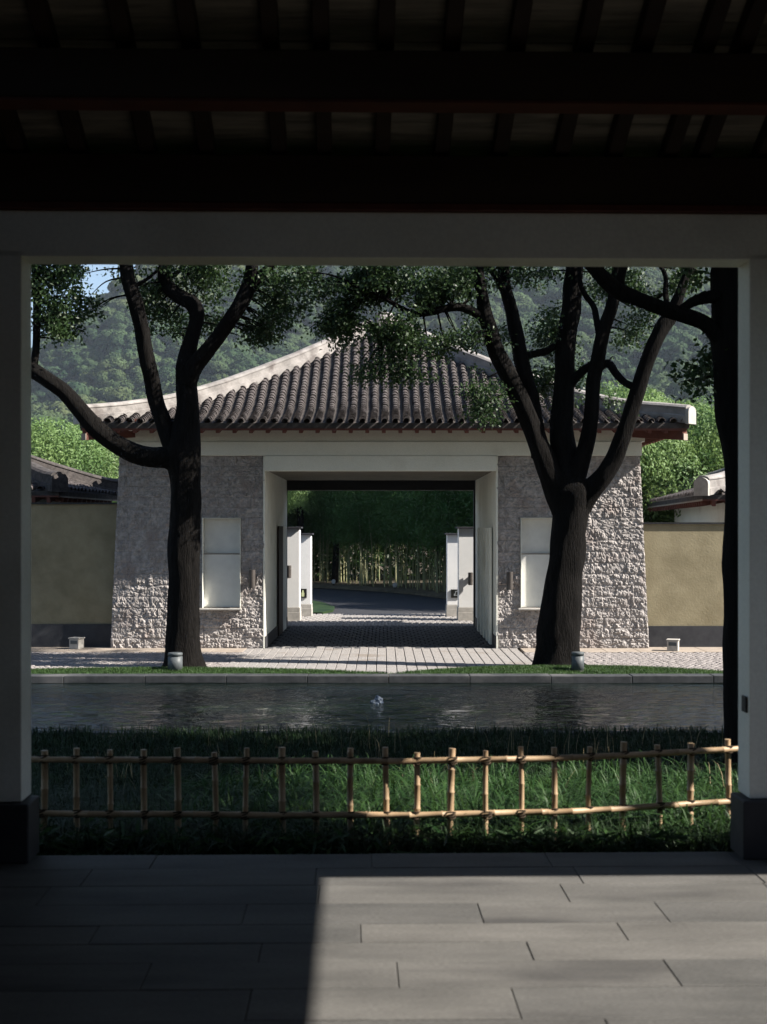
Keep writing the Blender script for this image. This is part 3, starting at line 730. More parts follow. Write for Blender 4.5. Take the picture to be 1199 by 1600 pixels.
# round sign on a post by the road
t = empty('round_road_sign', (at(684,0,44.5).x, 44.5, GZ), 'round dark road sign seen from behind on a slim post before the bamboo', 'sign')
MB().cyl((0,0,0),(0,0,2.1),.03).build('post','dark_metal',t)
MB().cyl((0,-.04,1.9),(0,-.07,1.9),.20,.19,24).build('sign_disc','dark_metal',t)
MB().box((-.11,-.085,1.87),(.11,-.072,1.91)).build('sign_bar','grey_metal',t)
# two small ground lamps on the verge
for px, lab in ((521,'small pale ground spotlight on the verge left of centre'),(616,'small pale ground spotlight on the verge near the middle')):
    p = at(px, 912, 50); p.y = verge_y(p.x)+.5; t = empty('ground_spotlight', (p.x, p.y, GZ+.1), lab, 'garden light', 'ground spotlights on the verge')
    MB().cyl((0,0,0),(0,0,.1),.02).build('spike','dark_metal',t); MB().cyl((0,0.05,.12),(0,-.08,.16),.07,.08,12).build('spot_head','concrete',t)

# ================================================================== LEAVES AND TREES
def leaf_quads(P, L, Wd, droop=.35, rnd=rng):
    """diamond leaves: P Nx3 anchor points"""
    n = len(P); a = rnd.uniform(0,2*np.pi,n); b = rnd.uniform(-1.0,.5,n) - droop
    d = np.stack([np.cos(a)*np.cos(b), np.sin(a)*np.cos(b), np.sin(b)], -1)
    r = rnd.normal(size=(n,3)); s = np.cross(d, r); s /= np.linalg.norm(s,axis=1)[:,None]+1e-9
    nn = np.cross(s, d)
    l = (L*rnd.uniform(.65,1.25,n))[:,None]; w_ = (Wd*rnd.uniform(.7,1.2,n))[:,None]
    V = np.stack([P, P+d*l*.5+s*w_*.5+nn*w_*.18, P+d*l, P+d*l*.5-s*w_*.5+nn*w_*.18], 1)
    Q = (np.arange(n)*4)[:,None] + np.arange(4)[None,:]
    return V.reshape(-1,3), Q
def cluster_points(clusters, per_twig=26, twig_r=.16, gap=.0, rnd=rng, freq=1.9):
    """clusters: (centre, radii, twigs)"""
    out = []
    for c, r, n in clusters:
        c = np.array(c); r = np.array(r)
        u = rnd.normal(size=(n*3,3)); u /= np.linalg.norm(u,axis=1)[:,None]; rad = rnd.uniform(0,1,(n*3,1))**(1/2.4)
        T = c + u*rad*r
        if gap > 0:
            keep = np.array([noise.noise(Vector(t)*freq) + .45*noise.noise(Vector(t)*freq*2.7) > gap-.25 for t in T]); T = T[keep]
        T = T[:n]
        sub = rnd.normal(size=(len(T), per_twig, 3))*np.array([twig_r,twig_r,twig_r*.62])*.62 + T[:,None,:]
        out.append(sub.reshape(-1,3))
    return np.concatenate(out)
def catmull(P, step):
    P = [np.array(p, float) for p in P]; out = []
    P = [2*P[0]-P[1]] + P + [2*P[-1]-P[-2]]
    for i in range(1, len(P)-2):
        L = np.linalg.norm(P[i+1][:3]-P[i][:3]); n = max(2, int(L/step))
        for k in range(n):
            t = k/n; out.append(.5*((2*P[i])+(-P[i-1]+P[i+1])*t+(2*P[i-1]-5*P[i]+4*P[i+1]-P[i+2])*t*t+(-P[i-1]+3*P[i]-3*P[i+1]+P[i+2])*t**3))
    out.append(P[-2]); return out
def bark(p, t, i):
    x, y, z = p
    q = noise.noise(Vector((math.cos(t)*1.6+x*.5, math.sin(t)*1.6+y*.5, z*1.1)))
    r = noise.noise(Vector((math.cos(t)*5+x, math.sin(t)*5, z*3.0)))
    f = noise.noise(Vector((math.cos(t)*9+x*.3, math.sin(t)*9+y*.3, z*1.6+.4*math.sin(t*5))))
    return 1 + .12*q + .06*r + .07*(abs(f)*2-.6)
def limbs(mb, paths, D, n=30, step=.055, wob=.018):
    """paths: lists of (px, py, width_px, depth offset) at distance D"""
    for path in paths:
        pts = []
        for (px, py, wpx, dd) in path:
            d = D+dd; p = at(px, py, d); pts.append((p.x, p.y, p.z, wpx/2/F*d))
        s = catmull(pts, step)
        nz = [Vector((0,0,0)) if i in (0,) else Vector((noise.noise(Vector((q[0]*2,q[2]*2,3))), noise.noise(Vector((q[0]*2,q[2]*2,9))), 0))*wob for i,q in enumerate(s)]
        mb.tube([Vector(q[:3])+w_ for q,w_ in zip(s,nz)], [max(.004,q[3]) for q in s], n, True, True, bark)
def twigs_to(mb, anchors, targets, r=.012):
    for T in targets:
        T = Vector(T); A = min(anchors, key=lambda a: (Vector(a)-T).length)
        A = Vector(A); L = (T-A).length
        if L > 2.6 or L < .1: continue
        mid = (A+T)/2 + Vector((random.uniform(-.12,.12), random.uniform(-.12,.12), .12*L))*L*.6
        s = catmull([(*A, r*1.6),(*mid, r),(*T, r*.35)], .12)
        mb.tube([q[:3] for q in s], [q[3] for q in s], 5)
def cam_cluster(px, py, rx, ry, D, dd, rdepth, n):
    d = D+dd; p = at(px, py, d); k = d/F
    return ((p.x, p.y, p.z), (rx*k, rdepth, ry*k), n)
def make_tree(name, lab, D, paths, clusters, leafL=.062, leafW=.034, per_twig=26, twig_r=.15, gap=.22, cat='tree', mat_leaf='leaf', ntw=120, seed=1):
    t = empty(name, (0,0,0), lab, cat)
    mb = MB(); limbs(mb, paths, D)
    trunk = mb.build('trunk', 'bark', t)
    rnd = np.random.default_rng(seed)
    P = cluster_points(clusters, per_twig, twig_r, gap, rnd)
    V, Q = leaf_quads(P, leafL*1.15, leafW*1.15, .3, rnd)
    obj('crown', np_mesh('crown', V, Q), mat_leaf, t)
    anchors = []
    for path in paths:
        for q in catmull([(*at(px,py,D+dd), 1) for (px,py,wp,dd) in path], .25): anchors.append(q[:3])
    tg = P[rnd.integers(0, len(P), ntw)]
    tm = MB(); twigs_to(tm, anchors, tg); tm.build('twig','bark',t)
    return t
# left tree
DL = 21.6
left_paths = [
 [(288,1052,84,0),(288,1040,66,0),(287,1018,56,0),(287,960,50,0),(288,900,48,0),(288,840,48,0),(289,780,47,0),(289,735,52,0),(288,705,54,0),(290,680,46,0),(293,640,36,.0),(291,605,34,.05),(290,578,33,.05),(294,550,27,.1),(303,515,23,.1),(308,492,24,.1),(300,474,25,.1),(278,462,23,.15),(262,446,21,.2),(257,428,20,.2),(258,405,18,.2),(262,370,16,.3),(258,300,12,.6),(250,200,7,1)],
 [(285,728,36,0),(262,716,34,0),(238,715,32,-.05),(212,709,31,-.1),(180,693,29,-.15),(152,670,28,-.2),(125,640,27,-.2),(100,612,25,-.25),(72,592,24,-.3),(50,578,24,-.3),(20,560,22,-.4),(-20,530,18,-.5),(-70,470,14,-.6),(-110,380,9,-.6)],
 [(284,716,36,0),(268,690,30,0),(254,655,26,0),(243,620,25,0),(234,580,25,-.1),(226,540,24,-.1),(220,505,23,-.15),(212,475,24,-.2),(203,445,21,-.2),(198,420,21,-.2),(194,390,19,-.2),(190,320,15,-.3),(180,220,9,-.5),(175,140,5,-.6)],
 [(292,600,30,0),(304,572,28,-.05),(325,546,25,-.1),(348,518,24,-.1),(366,490,23,-.2),(382,462,24,-.2),(390,440,22,-.2),(394,415,19,-.3),(396,380,17,-.3),(410,300,12,-.5),(430,200,7,-.8)],
 [(384,458,20,-.2),(402,436,15,-.25),(420,418,13,-.3),(445,395,12,-.3),(480,350,9,-.4),(540,300,6,-.4)],
 [(50,580,14,-.3),(56,550,12,-.3),(58,500,12,-.3),(57,440,13,-.4),(54,380,12,-.5),(50,300,8,-.6)],
 [(258,440,8,.2),(285,420,6,.3),(300,400,5,.3),(330,360,4,.4)], [(205,450,7,-.2),(235,432,5,-.1),(262,405,4,0)],
]
cl = lambda *a: cam_cluster(*a)
left_cl = [cl(95,445,55,50,DL,-.3,.7,120), cl(85,505,45,32,DL,-.2,.6,70), cl(135,470,22,40,DL,.2,.4,30), cl(70,400,60,40,DL,0,.8,60),
 cl(240,455,45,45,DL,.4,.6,55), cl(255,500,40,28,DL,.5,.5,42), cl(330,440,45,38,DL,.5,.6,60), cl(335,500,22,30,DL,.6,.4,22), cl(400,510,45,28,DL,.3,.6,60),
 cl(430,440,60,38,DL,.1,.7,70), cl(450,480,35,34,DL,.2,.5,45), cl(300,415,80,22,DL,.3,.8,40),cl(200,420,30,20,DL,.3,.8,10),
 # the crown above the frame
 cl(120,290,150,100,DL,-.4,1.8,260), cl(300,250,150,110,DL,.2,2.0,260), cl(400,290,70,70,DL,0,1.4,90), cl(-60,380,80,90,DL,-.5,1.2,130), cl(250,120,190,70,DL,0,1.8,220)]
make_tree('camphor_tree','tall dark camphor tree with spreading limbs before the left stone pier', DL, left_paths, left_cl, seed=3, ntw=300, per_twig=25)
# right tree
DR = 21.6
right_paths = [
 [(872,1050,104,0),(871,1034,78,0),(872,1010,68,0),(874,975,63,0),(878,930,59,0),(884,880,55,0),(889,830,54,0),(893,795,58,0),(896,765,62,0),(890,745,44,0),(884,715,40,.05),(879,680,38,.05),(880,640,36,.1),(882,600,32,.1),(882,560,32,.1),(886,520,31,.1),(893,480,30,.1),(896,440,29,.1),(899,405,27,.1),(903,340,20,.2),(915,240,13,.4),(930,150,7,.6)],
 [(884,800,44,0),(873,768,42,0),(858,735,36,-.05),(845,705,32,-.1),(833,670,30,-.1),(820,640,30,-.15),(806,610,29,-.2),(790,578,28,-.2),(776,548,26,-.25),(766,515,24,-.3),(757,485,22,-.3),(752,455,19,-.3),(749,425,17,-.3),(747,395,16,-.3),(740,300,11,-.5),(735,200,6,-.7)],
 [(846,712,32,-.1),(838,680,30,0),(834,650,28,.05),(826,610,26,.1),(817,570,24,.1),(810,540,23,.1),(804,505,22,.15),(797,475,20,.15),(790,448,19,.15),(786,420,18,.2),(786,390,16,.2),(800,300,11,.3),(810,200,6,.4)],
 [(898,775,30,-.05),(903,745,28,-.1),(914,700,25,-.15),(922,660,24,-.2),(926,620,23,-.2),(929,585,23,-.2),(937,545,22,-.25),(946,512,21,-.25),(955,480,19,-.3),(961,450,18,-.3),(966,410,16,-.3),(975,330,11,-.4),(985,240,7,-.5)],
 [(905,790,44,0),(922,768,36,-.1),(944,742,30,-.2),(962,715,28,-.25),(973,685,27,-.3),(985,650,25,-.35),(996,612,24,-.4),(1008,575,23,-.45),(1020,543,23,-.5),(1035,512,24,-.5),(1048,494,23,-.5),(1058,470,17,-.55),(1068,442,13,-.6),(1078,415,11,-.6),(1090,370,9,-.7),(1100,280,6,-.8)],
 [(768,520,20,-.3),(757,498,17,-.3),(738,486,14,-.35),(718,480,13,-.4),(695,482,12,-.45),(672,488,11,-.5),(650,490,10,-.5),(628,482,8,-.55),(604,468,7,-.6),(580,455,5,-.7)],
 [(798,470,15,.1),(782,444,12,.1),(770,425,10,.1),(752,402,9,.1),(735,350,6,.2)],
 [(940,530,13,-.25),(933,500,10,-.25),(927,478,9,-.2),(913,458,8,-.2),(906,435,7,-.2),(906,400,6,-.1)],
 [(934,575,14,-.2),(950,568,13,-.2),(962,584,12,-.3),(976,598,11,-.35),(994,606,12,-.4)],
 [(884,612,18,.1),(898,592,15,0),(914,576,13,-.1),(930,565,12,-.15)],
 [(820,556,10,.1),(836,553,11,.1),(855,548,11,.1),(876,535,12,.1)],
 [(650,489,5,-.5),(630,505,4,-.4),(605,520,3,-.3)], [(720,480,5,-.4),(735,462,4,-.3),(728,440,3,-.2)], [(1047,492,10,-.5),(1040,460,8,-.4),(1040,430,7,-.3),(1025,405,5,-.2)],
]
right_cl = [cl(620,450,75,45,DR,-.4,.8,200), cl(545,470,60,50,DR,-.5,.7,120), cl(640,520,75,45,DR,-.4,.7,150), cl(560,520,50,35,DR,-.3,.6,60), cl(600,570,60,35,DR,-.3,.6,70), cl(700,455,50,45,DR,-.2,.7,80),
 cl(480,450,30,35,DR,-.5,.5,30), cl(510,500,35,35,DR,-.4,.5,35), cl(660,570,40,28,DR,-.4,.5,28), cl(560,425,90,20,DR,-.3,.8,70), cl(730,430,60,28,DR,.1,.8,55),
 cl(720,520,45,25,DR,-.4,.5,34), cl(745,610,45,40,DR,-.5,.5,55), cl(775,640,40,28,DR,-.4,.5,34), cl(860,520,50,50,DR,.4,.6,80), cl(800,530,25,40,DR,.5,.5,20), cl(850,600,40,45,DR,.6,.5,60), cl(835,430,45,22,DR,.3,.7,34),
 cl(905,600,25,45,DR,.5,.4,24), cl(950,440,40,40,DR,.3,.7,50), cl(1000,450,40,35,DR,.1,.7,40), cl(980,520,28,30,DR,.2,.5,20), cl(1050,440,45,35,DR,-.2,.6,50), cl(1010,500,30,22,DR,.1,.5,18), cl(955,640,25,30,DR,.5,.4,10),
 cl(690,320,60,60,DR,-.3,1.4,90), cl(780,290,130,110,DR,0,2.0,260), cl(940,280,120,110,DR,0,2.0,230), cl(1060,330,90,80,DR,-.2,1.6,140), cl(860,120,170,80,DR,0,1.9,200)]
make_tree('camphor_tree','thick forked camphor tree with five rising limbs before the right stone pier', DR, right_paths, right_cl, leafL=.058, leafW=.034, per_twig=24, twig_r=.15, gap=.34, seed=5, ntw=320)
# near right tree on the garden side of the pond
DN = 12.5
near_paths = [
 [(1168,1215,92,0),(1166,1190,70,0),(1164,1150,63,0),(1163,1080,60,0),(1163,1000,60,0),(1162,950,61,0),(1160,890,60,0),(1162,840,56,0),(1164,780,55,0),(1162,730,56,0),(1157,690,60,0),(1150,650,62,0),(1146,610,60,0),(1142,570,58,0),(1138,530,58,0),(1136,480,54,0),(1137,430,52,0),(1140,380,50,0),(1144,300,42,.1),(1150,180,30,.2),(1156,60,18,.3),(1160,-60,9,.4)],
 [(1152,590,34,0),(1136,555,30,0),(1120,524,27,-.05),(1102,506,25,-.1),(1078,496,25,-.15),(1050,487,25,-.2),(1022,477,23,-.25),(995,466,23,-.3),(970,456,26,-.35),(950,442,24,-.4),(933,424,22,-.45),(915,402,20,-.5),(895,360,16,-.6),(870,280,10,-.8)],
 [(1140,480,26,0),(1120,464,22,-.05),(1098,466,19,-.1),(1078,474,15,-.1),(1060,487,13,-.15)],
 [(968,455,16,-.35),(972,430,13,-.3),(980,405,11,-.3),(990,350,8,-.3)],
]
near_cl = [cl(1085,590,24,28,DN,.2,.25,10), cl(1125,555,24,30,DN,.3,.3,14), cl(1100,430,30,24,DN,.2,.3,10),
 cl(1100,250,150,110,DN,0,1.6,220), cl(950,200,160,90,DN,-.3,1.5,170), cl(1200,150,160,120,DN,.3,1.6,220), cl(1230,420,70,110,DN,.4,.6,90), cl(760,180,130,70,DN,-.4,1.2,90)]
canopy = []  # unseen leaf canopy, added to shade bed and pond, gap left for sun
for _ in range(150):
    x, y = random.uniform(-4.5, 14), random.uniform(8.6, 17.0)
    if y < 10.2 and 5.6 < x < 12.6: y = random.uniform(10.2, 12)
    canopy.append(((x, y, random.uniform(6.0, 7.0)), (1.5, .9, .6), 56))
for _ in range(60):
    canopy.append(((random.uniform(1.0, 6.7), random.uniform(6.0, 10), random.uniform(5.8, 6.6)), (1.1, .8, .5), 56))
for _ in range(40):
    canopy.append(((random.uniform(11.9, 14.5), random.uniform(5.8, 10), random.uniform(5.8, 6.8)), (1.1, .8, .5), 56))
make_tree('camphor_tree','nearest camphor tree with dark trunk beside the right column, limb reaching left', DN, near_paths, near_cl, per_twig=24, twig_r=.15, seed=8, ntw=160)
near_tree = [o for o in C.objects if o.get('label','').startswith('nearest camphor')][0]
rnd = np.random.default_rng(21); P = cluster_points(canopy, 16, .3, 0, rnd); V, Q = leaf_quads(P, .13, .08, .3, rnd)
obj('shade_canopy', np_mesh('shade_canopy', V, Q), 'leaf', near_tree)

# ---------------------------------------------------------------- bushy background trees, bamboo, hill woods
def lumpy_crown(seed, R=2.6, nleaf=2600, L=.34, Wd=.2, squash=.85, lobes=9, fill=.35, jit=.42):
    rnd = np.random.default_rng(seed); P = []; NN = []
    per = nleaf//lobes
    for k in range(lobes):
        a = rnd.uniform(0, 2*np.pi); b = rnd.uniform(-.5,1.3); rr = R*rnd.uniform(.35,.72)
        c = np.array([math.cos(a)*math.cos(b)*R*.55, math.sin(a)*math.cos(b)*R*.55, math.sin(b)*R*.6*squash])
        u = rnd.normal(size=(per,3)); u /= np.linalg.norm(u,axis=1)[:,None]; u[:,2] = np.abs(u[:,2])*1.0 - .35
        q = c + u*rr*(1-fill*rnd.uniform(0,1,(per,1))**2)*np.array([1,1,squash]); P.append(q); NN.append(u)
    P = np.concatenate(P); N_ = np.concatenate(NN); N_ = N_ + rnd.normal(size=N_.shape)*jit; N_ /= np.linalg.norm(N_,axis=1)[:,None]
    d = np.cross(N_, rnd.normal(size=N_.shape)); d /= np.linalg.norm(d,axis=1)[:,None]; sd = np.cross(N_, d)
    l = (L*rnd.uniform(.6,1.3,len(P)))[:,None]; w_ = (Wd*rnd.uniform(.7,1.25,len(P)))[:,None]
    V = np.stack([P-d*l*.5, P+sd*w_*.5+N_*w_*.15, P+d*l*.5, P-sd*w_*.5+N_*w_*.15], 1)
    return V.reshape(-1,3), (np.arange(len(P))*4)[:,None] + np.arange(4)[None,:]
def crown_mesh(name, seed, m, **kw):
    V, Q = lumpy_crown(seed, **kw); me = np_mesh(name, V, Q); me.materials.append(M[m]); return me
# bank trees (bright, sunlit) as individual things
bank_m = [crown_mesh('bank_crown', s, 'bank_leaf', R=2.6, nleaf=34000, L=.095, Wd=.05, lobes=19, fill=.35) for s in (11,12,13)]
bank_s = crown_mesh('bank_crown_pale', 14, 'bank_leaf2', R=2.2, nleaf=24000, L=.095, Wd=.04, lobes=13, fill=.4)
trm = MB().tube([(0,0,-4.5),(.1,0,-2),(0,.1,0),(.05,0,1.5)],[.16,.13,.09,.03],7).mesh('bank_trunk'); trm.materials.append(M['bark'])
def bank_z(x, y): 
    return GZ - .6 + max(0,(y-52))*.045 + max(0, x-10)*.07
bank_specs = []
for row, (y, n, xr) in enumerate(((47,9,(-26,26)),(55,11,(-30,30)),(64,12,(-34,34)),(74,13,(-38,38)))):
    for i in range(n):
        x = xr[0] + (xr[1]-xr[0])*(i+.5)/n + random.uniform(-1.2,1.2)
        if y < 64 and abs(x) < 9.5: continue
        if y <= 60 and abs(x) < 7.5: continue
        px_ = 599.5 + x*F/y
        if not (-150 < px_ < 225 or 975 < px_ < 1350): continue
        bank_specs.append((x, y+random.uniform(-2.5,2.5), row))
px_words = ['leftmost','left','right','rightmost']
for i, (x, y, row) in enumerate(bank_specs):
    t = empty('bushy_tree', (x, y, bank_z(x, y)), 'bright green bushy tree in the sunlit bank behind the walls', 'tree', 'bushy trees on the bank behind the walls')
    s = random.uniform(1.0,1.3) if x < -8 else random.uniform(.8,1.08)
    pale = (i % 9 == 4)
    if pale: t['label'] = 'pale silvery green bushy tree in the bank behind the walls'; t['group'] = 'pale bushy trees on the bank'
    c = obj('crown', bank_s if pale else random.choice(bank_m), None, t); c.location = (0,0,3.4*s); c.scale = (s*1.15,s*1.1,s*1.1); c.rotation_euler = (0,0,random.uniform(0,6.28))
    c = obj('trunk', trm, None, t); c.location = (0,0,3.6*s); c.scale = (s,s,s*.95)
for (x, y, z_) in ((6.5,37.5,1.25),(9.2,39,1.3),(7.2,41.5,1.4),(10.4,43.5,1.35),(8.2,46,1.5),(12,41,1.1),(12.5,47,1.3),(6.6,49,1.3)):
    t = empty('roadside_tree', (x, y, GZ), 'dense green tree of the clump rising behind the right pier and wall', 'tree', 'trees beside the road behind the gatehouse')
    c = obj('crown', random.choice(bank_m), None, t); c.location = (0,0,2.75*z_); c.scale = (1.0,1.0,z_*.95); c.rotation_euler = (0,0,random.uniform(0,6.28))
    c = obj('trunk', trm, None, t); c.location = (0,0,2.9*z_); c.scale = (1,1,z_*.72)
for (x, y) in ((-4.9,52.2),(-3.3,51.9),(-1.9,52.7)):
    t = empty('roadside_tree', (x, y, GZ+.1), 'sunlit leafy tree at the left end of the bamboo grove', 'tree', 'sunlit trees left of the bamboo grove')
    c = obj('crown', random.choice(bank_m), None, t); c.location = (0,0,3.7); c.scale = (.5,.5,1.0); c.rotation_euler = (0,0,random.uniform(0,6.28))
    c = obj('trunk', trm, None, t); c.location = (0,0,4.5)
# bamboo grove behind the road
def bamboo_meshes(seed):
    rnd = np.random.default_rng(seed); r2 = random.Random(seed); mb = MB()
    H = 6.0; zst = r2.uniform(2.1, 3.5); lean = (r2.uniform(-.35,.35), r2.uniform(-.3,.1)); pts = []; rad = []
    for k in range(28):
        u = k/27; z = H*u; pts.append((lean[0]*u**2*2, lean[1]*u**2*2, z)); rad.append(.024*(1-u*.75))
        if k < 27:
            pts.append((lean[0]*(u+.036)**2*2, lean[1]*(u+.036)**2*2, z+H*.036)); rad.append(.027*(1-u*.75))
    mb.tube(pts, rad, 6)
    culm = mb.mesh('bamboo_culm'); culm.materials.append(M['culm'])
    P = []
    for k in range(84):
        z = r2.uniform(zst, H+.3); u = min(1,z/H); rr = 1.0*math.sin(min(1,max(0,(z-1.9)/(H-2)))*math.pi*.85+.35)+.1
        a = r2.uniform(0,6.28); c = np.array([lean[0]*u*u*2+math.cos(a)*rr*r2.random(), lean[1]*u*u*2+math.sin(a)*rr*r2.random(), z])
        P.append(c + rnd.normal(size=(34,3))*np.array([.24,.24,.16]))
    P.append(np.stack([rnd.normal(size=60)*.25, rnd.normal(size=60)*.25, rnd.uniform(1.2,3.2,60)],-1))
    V, Q = leaf_quads(np.concatenate(P), .17, .032, .5, rnd)
    fol = np_mesh('bamboo_foliage', V, Q); fol.materials.append(M['bamboo_leaf']); return culm, fol
bm = [bamboo_meshes(s) for s in range(7)]
for i in range(290):
    x = random.uniform(-12, 12) if i > 215 else random.uniform(-5.2, 5.2); y = verge_y(x) + (1.1 if x > -1.2 else 2.2) + abs(random.gauss(0, 3.0))
    t = empty('bamboo', (x, y, GZ+.12), 'tall bamboo stalk with pale culm in the grove beyond the road', 'bamboo', 'bamboo stalks in the grove beyond the road')
    t.rotation_euler = (0,0,random.uniform(0,6.28)); s = random.uniform(.66,.80); t.scale = (.95,.95,s)
    t['label'] = 'bamboo stalk with pale thin culm and dark foliage in the dense grove beyond the road'
    c_, f_ = random.choice(bm); obj('culm', c_, None, t); obj('foliage', f_, None, t)
# dark thicket that closes the grove
rnd = np.random.default_rng(77); N = 26000
P = np.stack([rnd.uniform(-16,16,N), rnd.uniform(54,61,N), GZ+rnd.uniform(0,5.6,N)], -1)
V, Q = leaf_quads(P, .42, .16, .3, rnd); obj('thicket', np_mesh('thicket', V, Q), 'leaf', kind='stuff', label='dark thicket filling the back of the bamboo grove', cat='thicket')

# hills
HK = 2.5
def hill_h(X_, Y_):
    return HK*hill_h0(X_/HK, Y_/HK)
def hill_h0(x, y):
    # main ridge climbs from left to right behind the gate
    t = max(0.0, (y-120)/430); t = t*t*(3-2*t) if t < 1 else 1
    ridge = 40 + 62*(1/(1+math.exp(-(x+84)/12))) + 34*math.exp(-((x-120)/90)**2)
    h = ridge*t
    spur = 26*math.exp(-((x-150)/70)**2 - ((y-330)/110)**2) + 5*math.exp(-((x+40)/40)**2 - ((y-300)/120)**2) + 15*math.exp(-((x-30)/30)**2-((y-260)/90)**2)
    n = noise.fractal(Vector((x*.012, y*.012, 1.7)), 1.0, 2.0, 4)*12*min(1, max(0,(y-120)/150)) + 6*noise.noise(Vector((x*.05,y*.03,5)))*min(1,max(0,(y-110)/100))
    return GZ-.1 + max(0,(y-95))*.02 + h + spur*min(1,max(0,(y-140)/80)) + n
gx = np.linspace(-760,830,91); gy = np.linspace(215,1750,85)
V = [(x, y, hill_h(x, y)) for y in gy for x in gx]; n = len(gx)
Q = [(j*n+i, j*n+i+1, (j+1)*n+i+1, (j+1)*n+i) for j in range(len(gy)-1) for i in range(n-1)]
obj('hills', np_mesh('hills', V, Q, True), 'hill_soil', kind='structure')
# woods: instanced crowns on a point mesh, one object of stuff
pts = []; y = 245.0
while y < 1400:
    sp = 7.0 + (y-245)*.0046; half = .32*y + 45; x = -half
    while x < half:
        xx = x + random.uniform(-.5,.5)*sp*.9; yy = y + random.uniform(-.5,.5)*sp
        pts.append((xx, yy, hill_h(xx, yy)+1.8)); x += sp
    y += sp*.92
hc = []
for s in (31,32,33,34):
    me = crown_mesh('hill_crown', s, 'hill_leaf', R=3.1, nleaf=2200, L=.70, Wd=.52, lobes=9, fill=.12, squash=.95, jit=.3)
    o = bpy.data.objects.new('hill_crown', me); hc.append(o)
def wood_nodes():
    ng = bpy.data.node_groups.new('hill woods', 'GeometryNodeTree')
    ng.interface.new_socket('Geometry', in_out='INPUT', socket_type='NodeSocketGeometry'); ng.interface.new_socket('Geometry', in_out='OUTPUT', socket_type='NodeSocketGeometry')
    n = ng.nodes; l = ng.links; gi = n.new('NodeGroupInput'); go = n.new('NodeGroupOutput'); jn = n.new('GeometryNodeJoinGeometry')
    for i, o in enumerate(hc):
        oi = n.new('GeometryNodeObjectInfo'); oi.inputs['Object'].default_value = o; oi.inputs['As Instance'].default_value = True
        ip = n.new('GeometryNodeInstanceOnPoints')
        rv = n.new('FunctionNodeRandomValue'); rv.data_type = 'FLOAT_VECTOR'; rv.inputs['Max'].default_value = (.25,.25,6.28); rv.inputs['Seed'].default_value = i+3
        rs = n.new('FunctionNodeRandomValue'); rs.data_type = 'FLOAT'; rs.inputs[2].default_value = .9; rs.inputs[3].default_value = 2.9; rs.inputs['Seed'].default_value = i+13
        ri = n.new('FunctionNodeRandomValue'); ri.data_type = 'INT'; ri.inputs[4].default_value = 0; ri.inputs[5].default_value = 3; ri.inputs['Seed'].default_value = 99
        cmp_ = n.new('FunctionNodeCompare'); cmp_.data_type = 'INT'; cmp_.operation = 'EQUAL'; cmp_.inputs[3].default_value = i
        l.new(ri.outputs[2], cmp_.inputs[2]); l.new(cmp_.outputs[0], ip.inputs['Selection'])
        l.new(gi.outputs[0], ip.inputs['Points']); l.new(oi.outputs['Geometry'], ip.inputs['Instance'])
        l.new(rv.outputs[0], ip.inputs['Rotation']); l.new(rs.outputs[1], ip.inputs['Scale']); l.new(ip.outputs[0], jn.inputs[0])
    l.new(jn.outputs[0], go.inputs[0]); return ng
me = bpy.data.meshes.new('wood_points'); me.from_pydata(pts, [], [])
wd = bpy.data.objects.new('hill_woods', me); C.objects.link(wd)
md = wd.modifiers.new('woods','NODES'); md.node_group = wood_nodes()
tag(wd, 'hazy wooded hillside filling the view above the roofs', 'woods', kind='stuff')

# ================================================================== GARDEN BED GRASS
def bed_points(n, y0, y1, x0, x1, clump=.06, k=14):
    m = n//k; cx = rng.uniform(x0,x1,m); cy = y0+(y1-y0)*rng.uniform(0,1,m)
    X = (cx[:,None]+rng.normal(size=(m,k))*clump).ravel(); Y = (cy[:,None]+rng.normal(size=(m,k))*clump).ravel()
    return np.stack([X, Y, -0.16 - 0.56*np.clip((Y-6.75)/5.6,0,1)**.85], -1)
V = blade_mesh('bed_grass', bed_points(60000, 7.05, 9.6, -2.9, 3.0, .05), .12, .30, .0042, 4, .95); obj('garden_grass', V, 'grass', kind='stuff', label='dark green mondo grass filling the bed behind the bamboo fence', cat='grass')
V = blade_mesh('bed_grass_far', bed_points(60000, 9.4, 12.9, -4.6, 4.8, .07), .06, .20, .005, 3, .6); obj('bank_grass', V, 'grass', kind='stuff', label='long grass on the near bank of the pond', cat='grass')
V = blade_mesh('bed_grass_edge', bed_points(42000, 12.6, 15.1, -4.8, 5.0, .08), .04, .15, .005, 3, .6); obj('pond_side_grass', V, 'grass', kind='stuff', label='short dark grass along the near edge of the pond', cat='grass')
V = blade_mesh('tall_stems', bed_points(200, 9.5, 14.4, -4.4, 4.6, .2, 3), .26, .42, .003, 4, .4); obj('tall_grass_stems', V, 'dry', kind='stuff', label='thin pale grass stems standing above the bank grass', cat='grass')
P = bed_points(5200, 6.98, 7.5, -2.4, 2.8, .12, 4); P[:,2] += .01
V, Q = leaf_quads(P, .045, .022, .0); obj('fallen_leaves', np_mesh('fallen_leaves', V, Q), 'dry', kind='stuff', label='dry leaf litter along the foot of the bamboo fence', cat='leaf litter')
V = blade_mesh('arching_blades', bed_points(5200, 7.3, 11, -1.2, 2.8, .05, 12), .18, .42, .0075, 5, 1.1); obj('arching_grass', V, 'plant', kind='stuff', label='longer arching blades tangled behind the lit part of the fence', cat='grass')
# broad low leaves near the fence front
P = np.concatenate([bed_points(9000, 7.0, 7.9, -2.0, 2.6, .05, 10), bed_points(26000, 7.4, 10.6, -1.6, 2.6, .07, 16)]); P[:,2] += rng.uniform(.02,.20,len(P))
V, Q = leaf_quads(P, .11, .020, -.1); obj('low_plants', np_mesh('low_plants', V, Q), 'plant', kind='stuff', label='low glossy leaved plants at the foot of the bamboo fence', cat='plants')

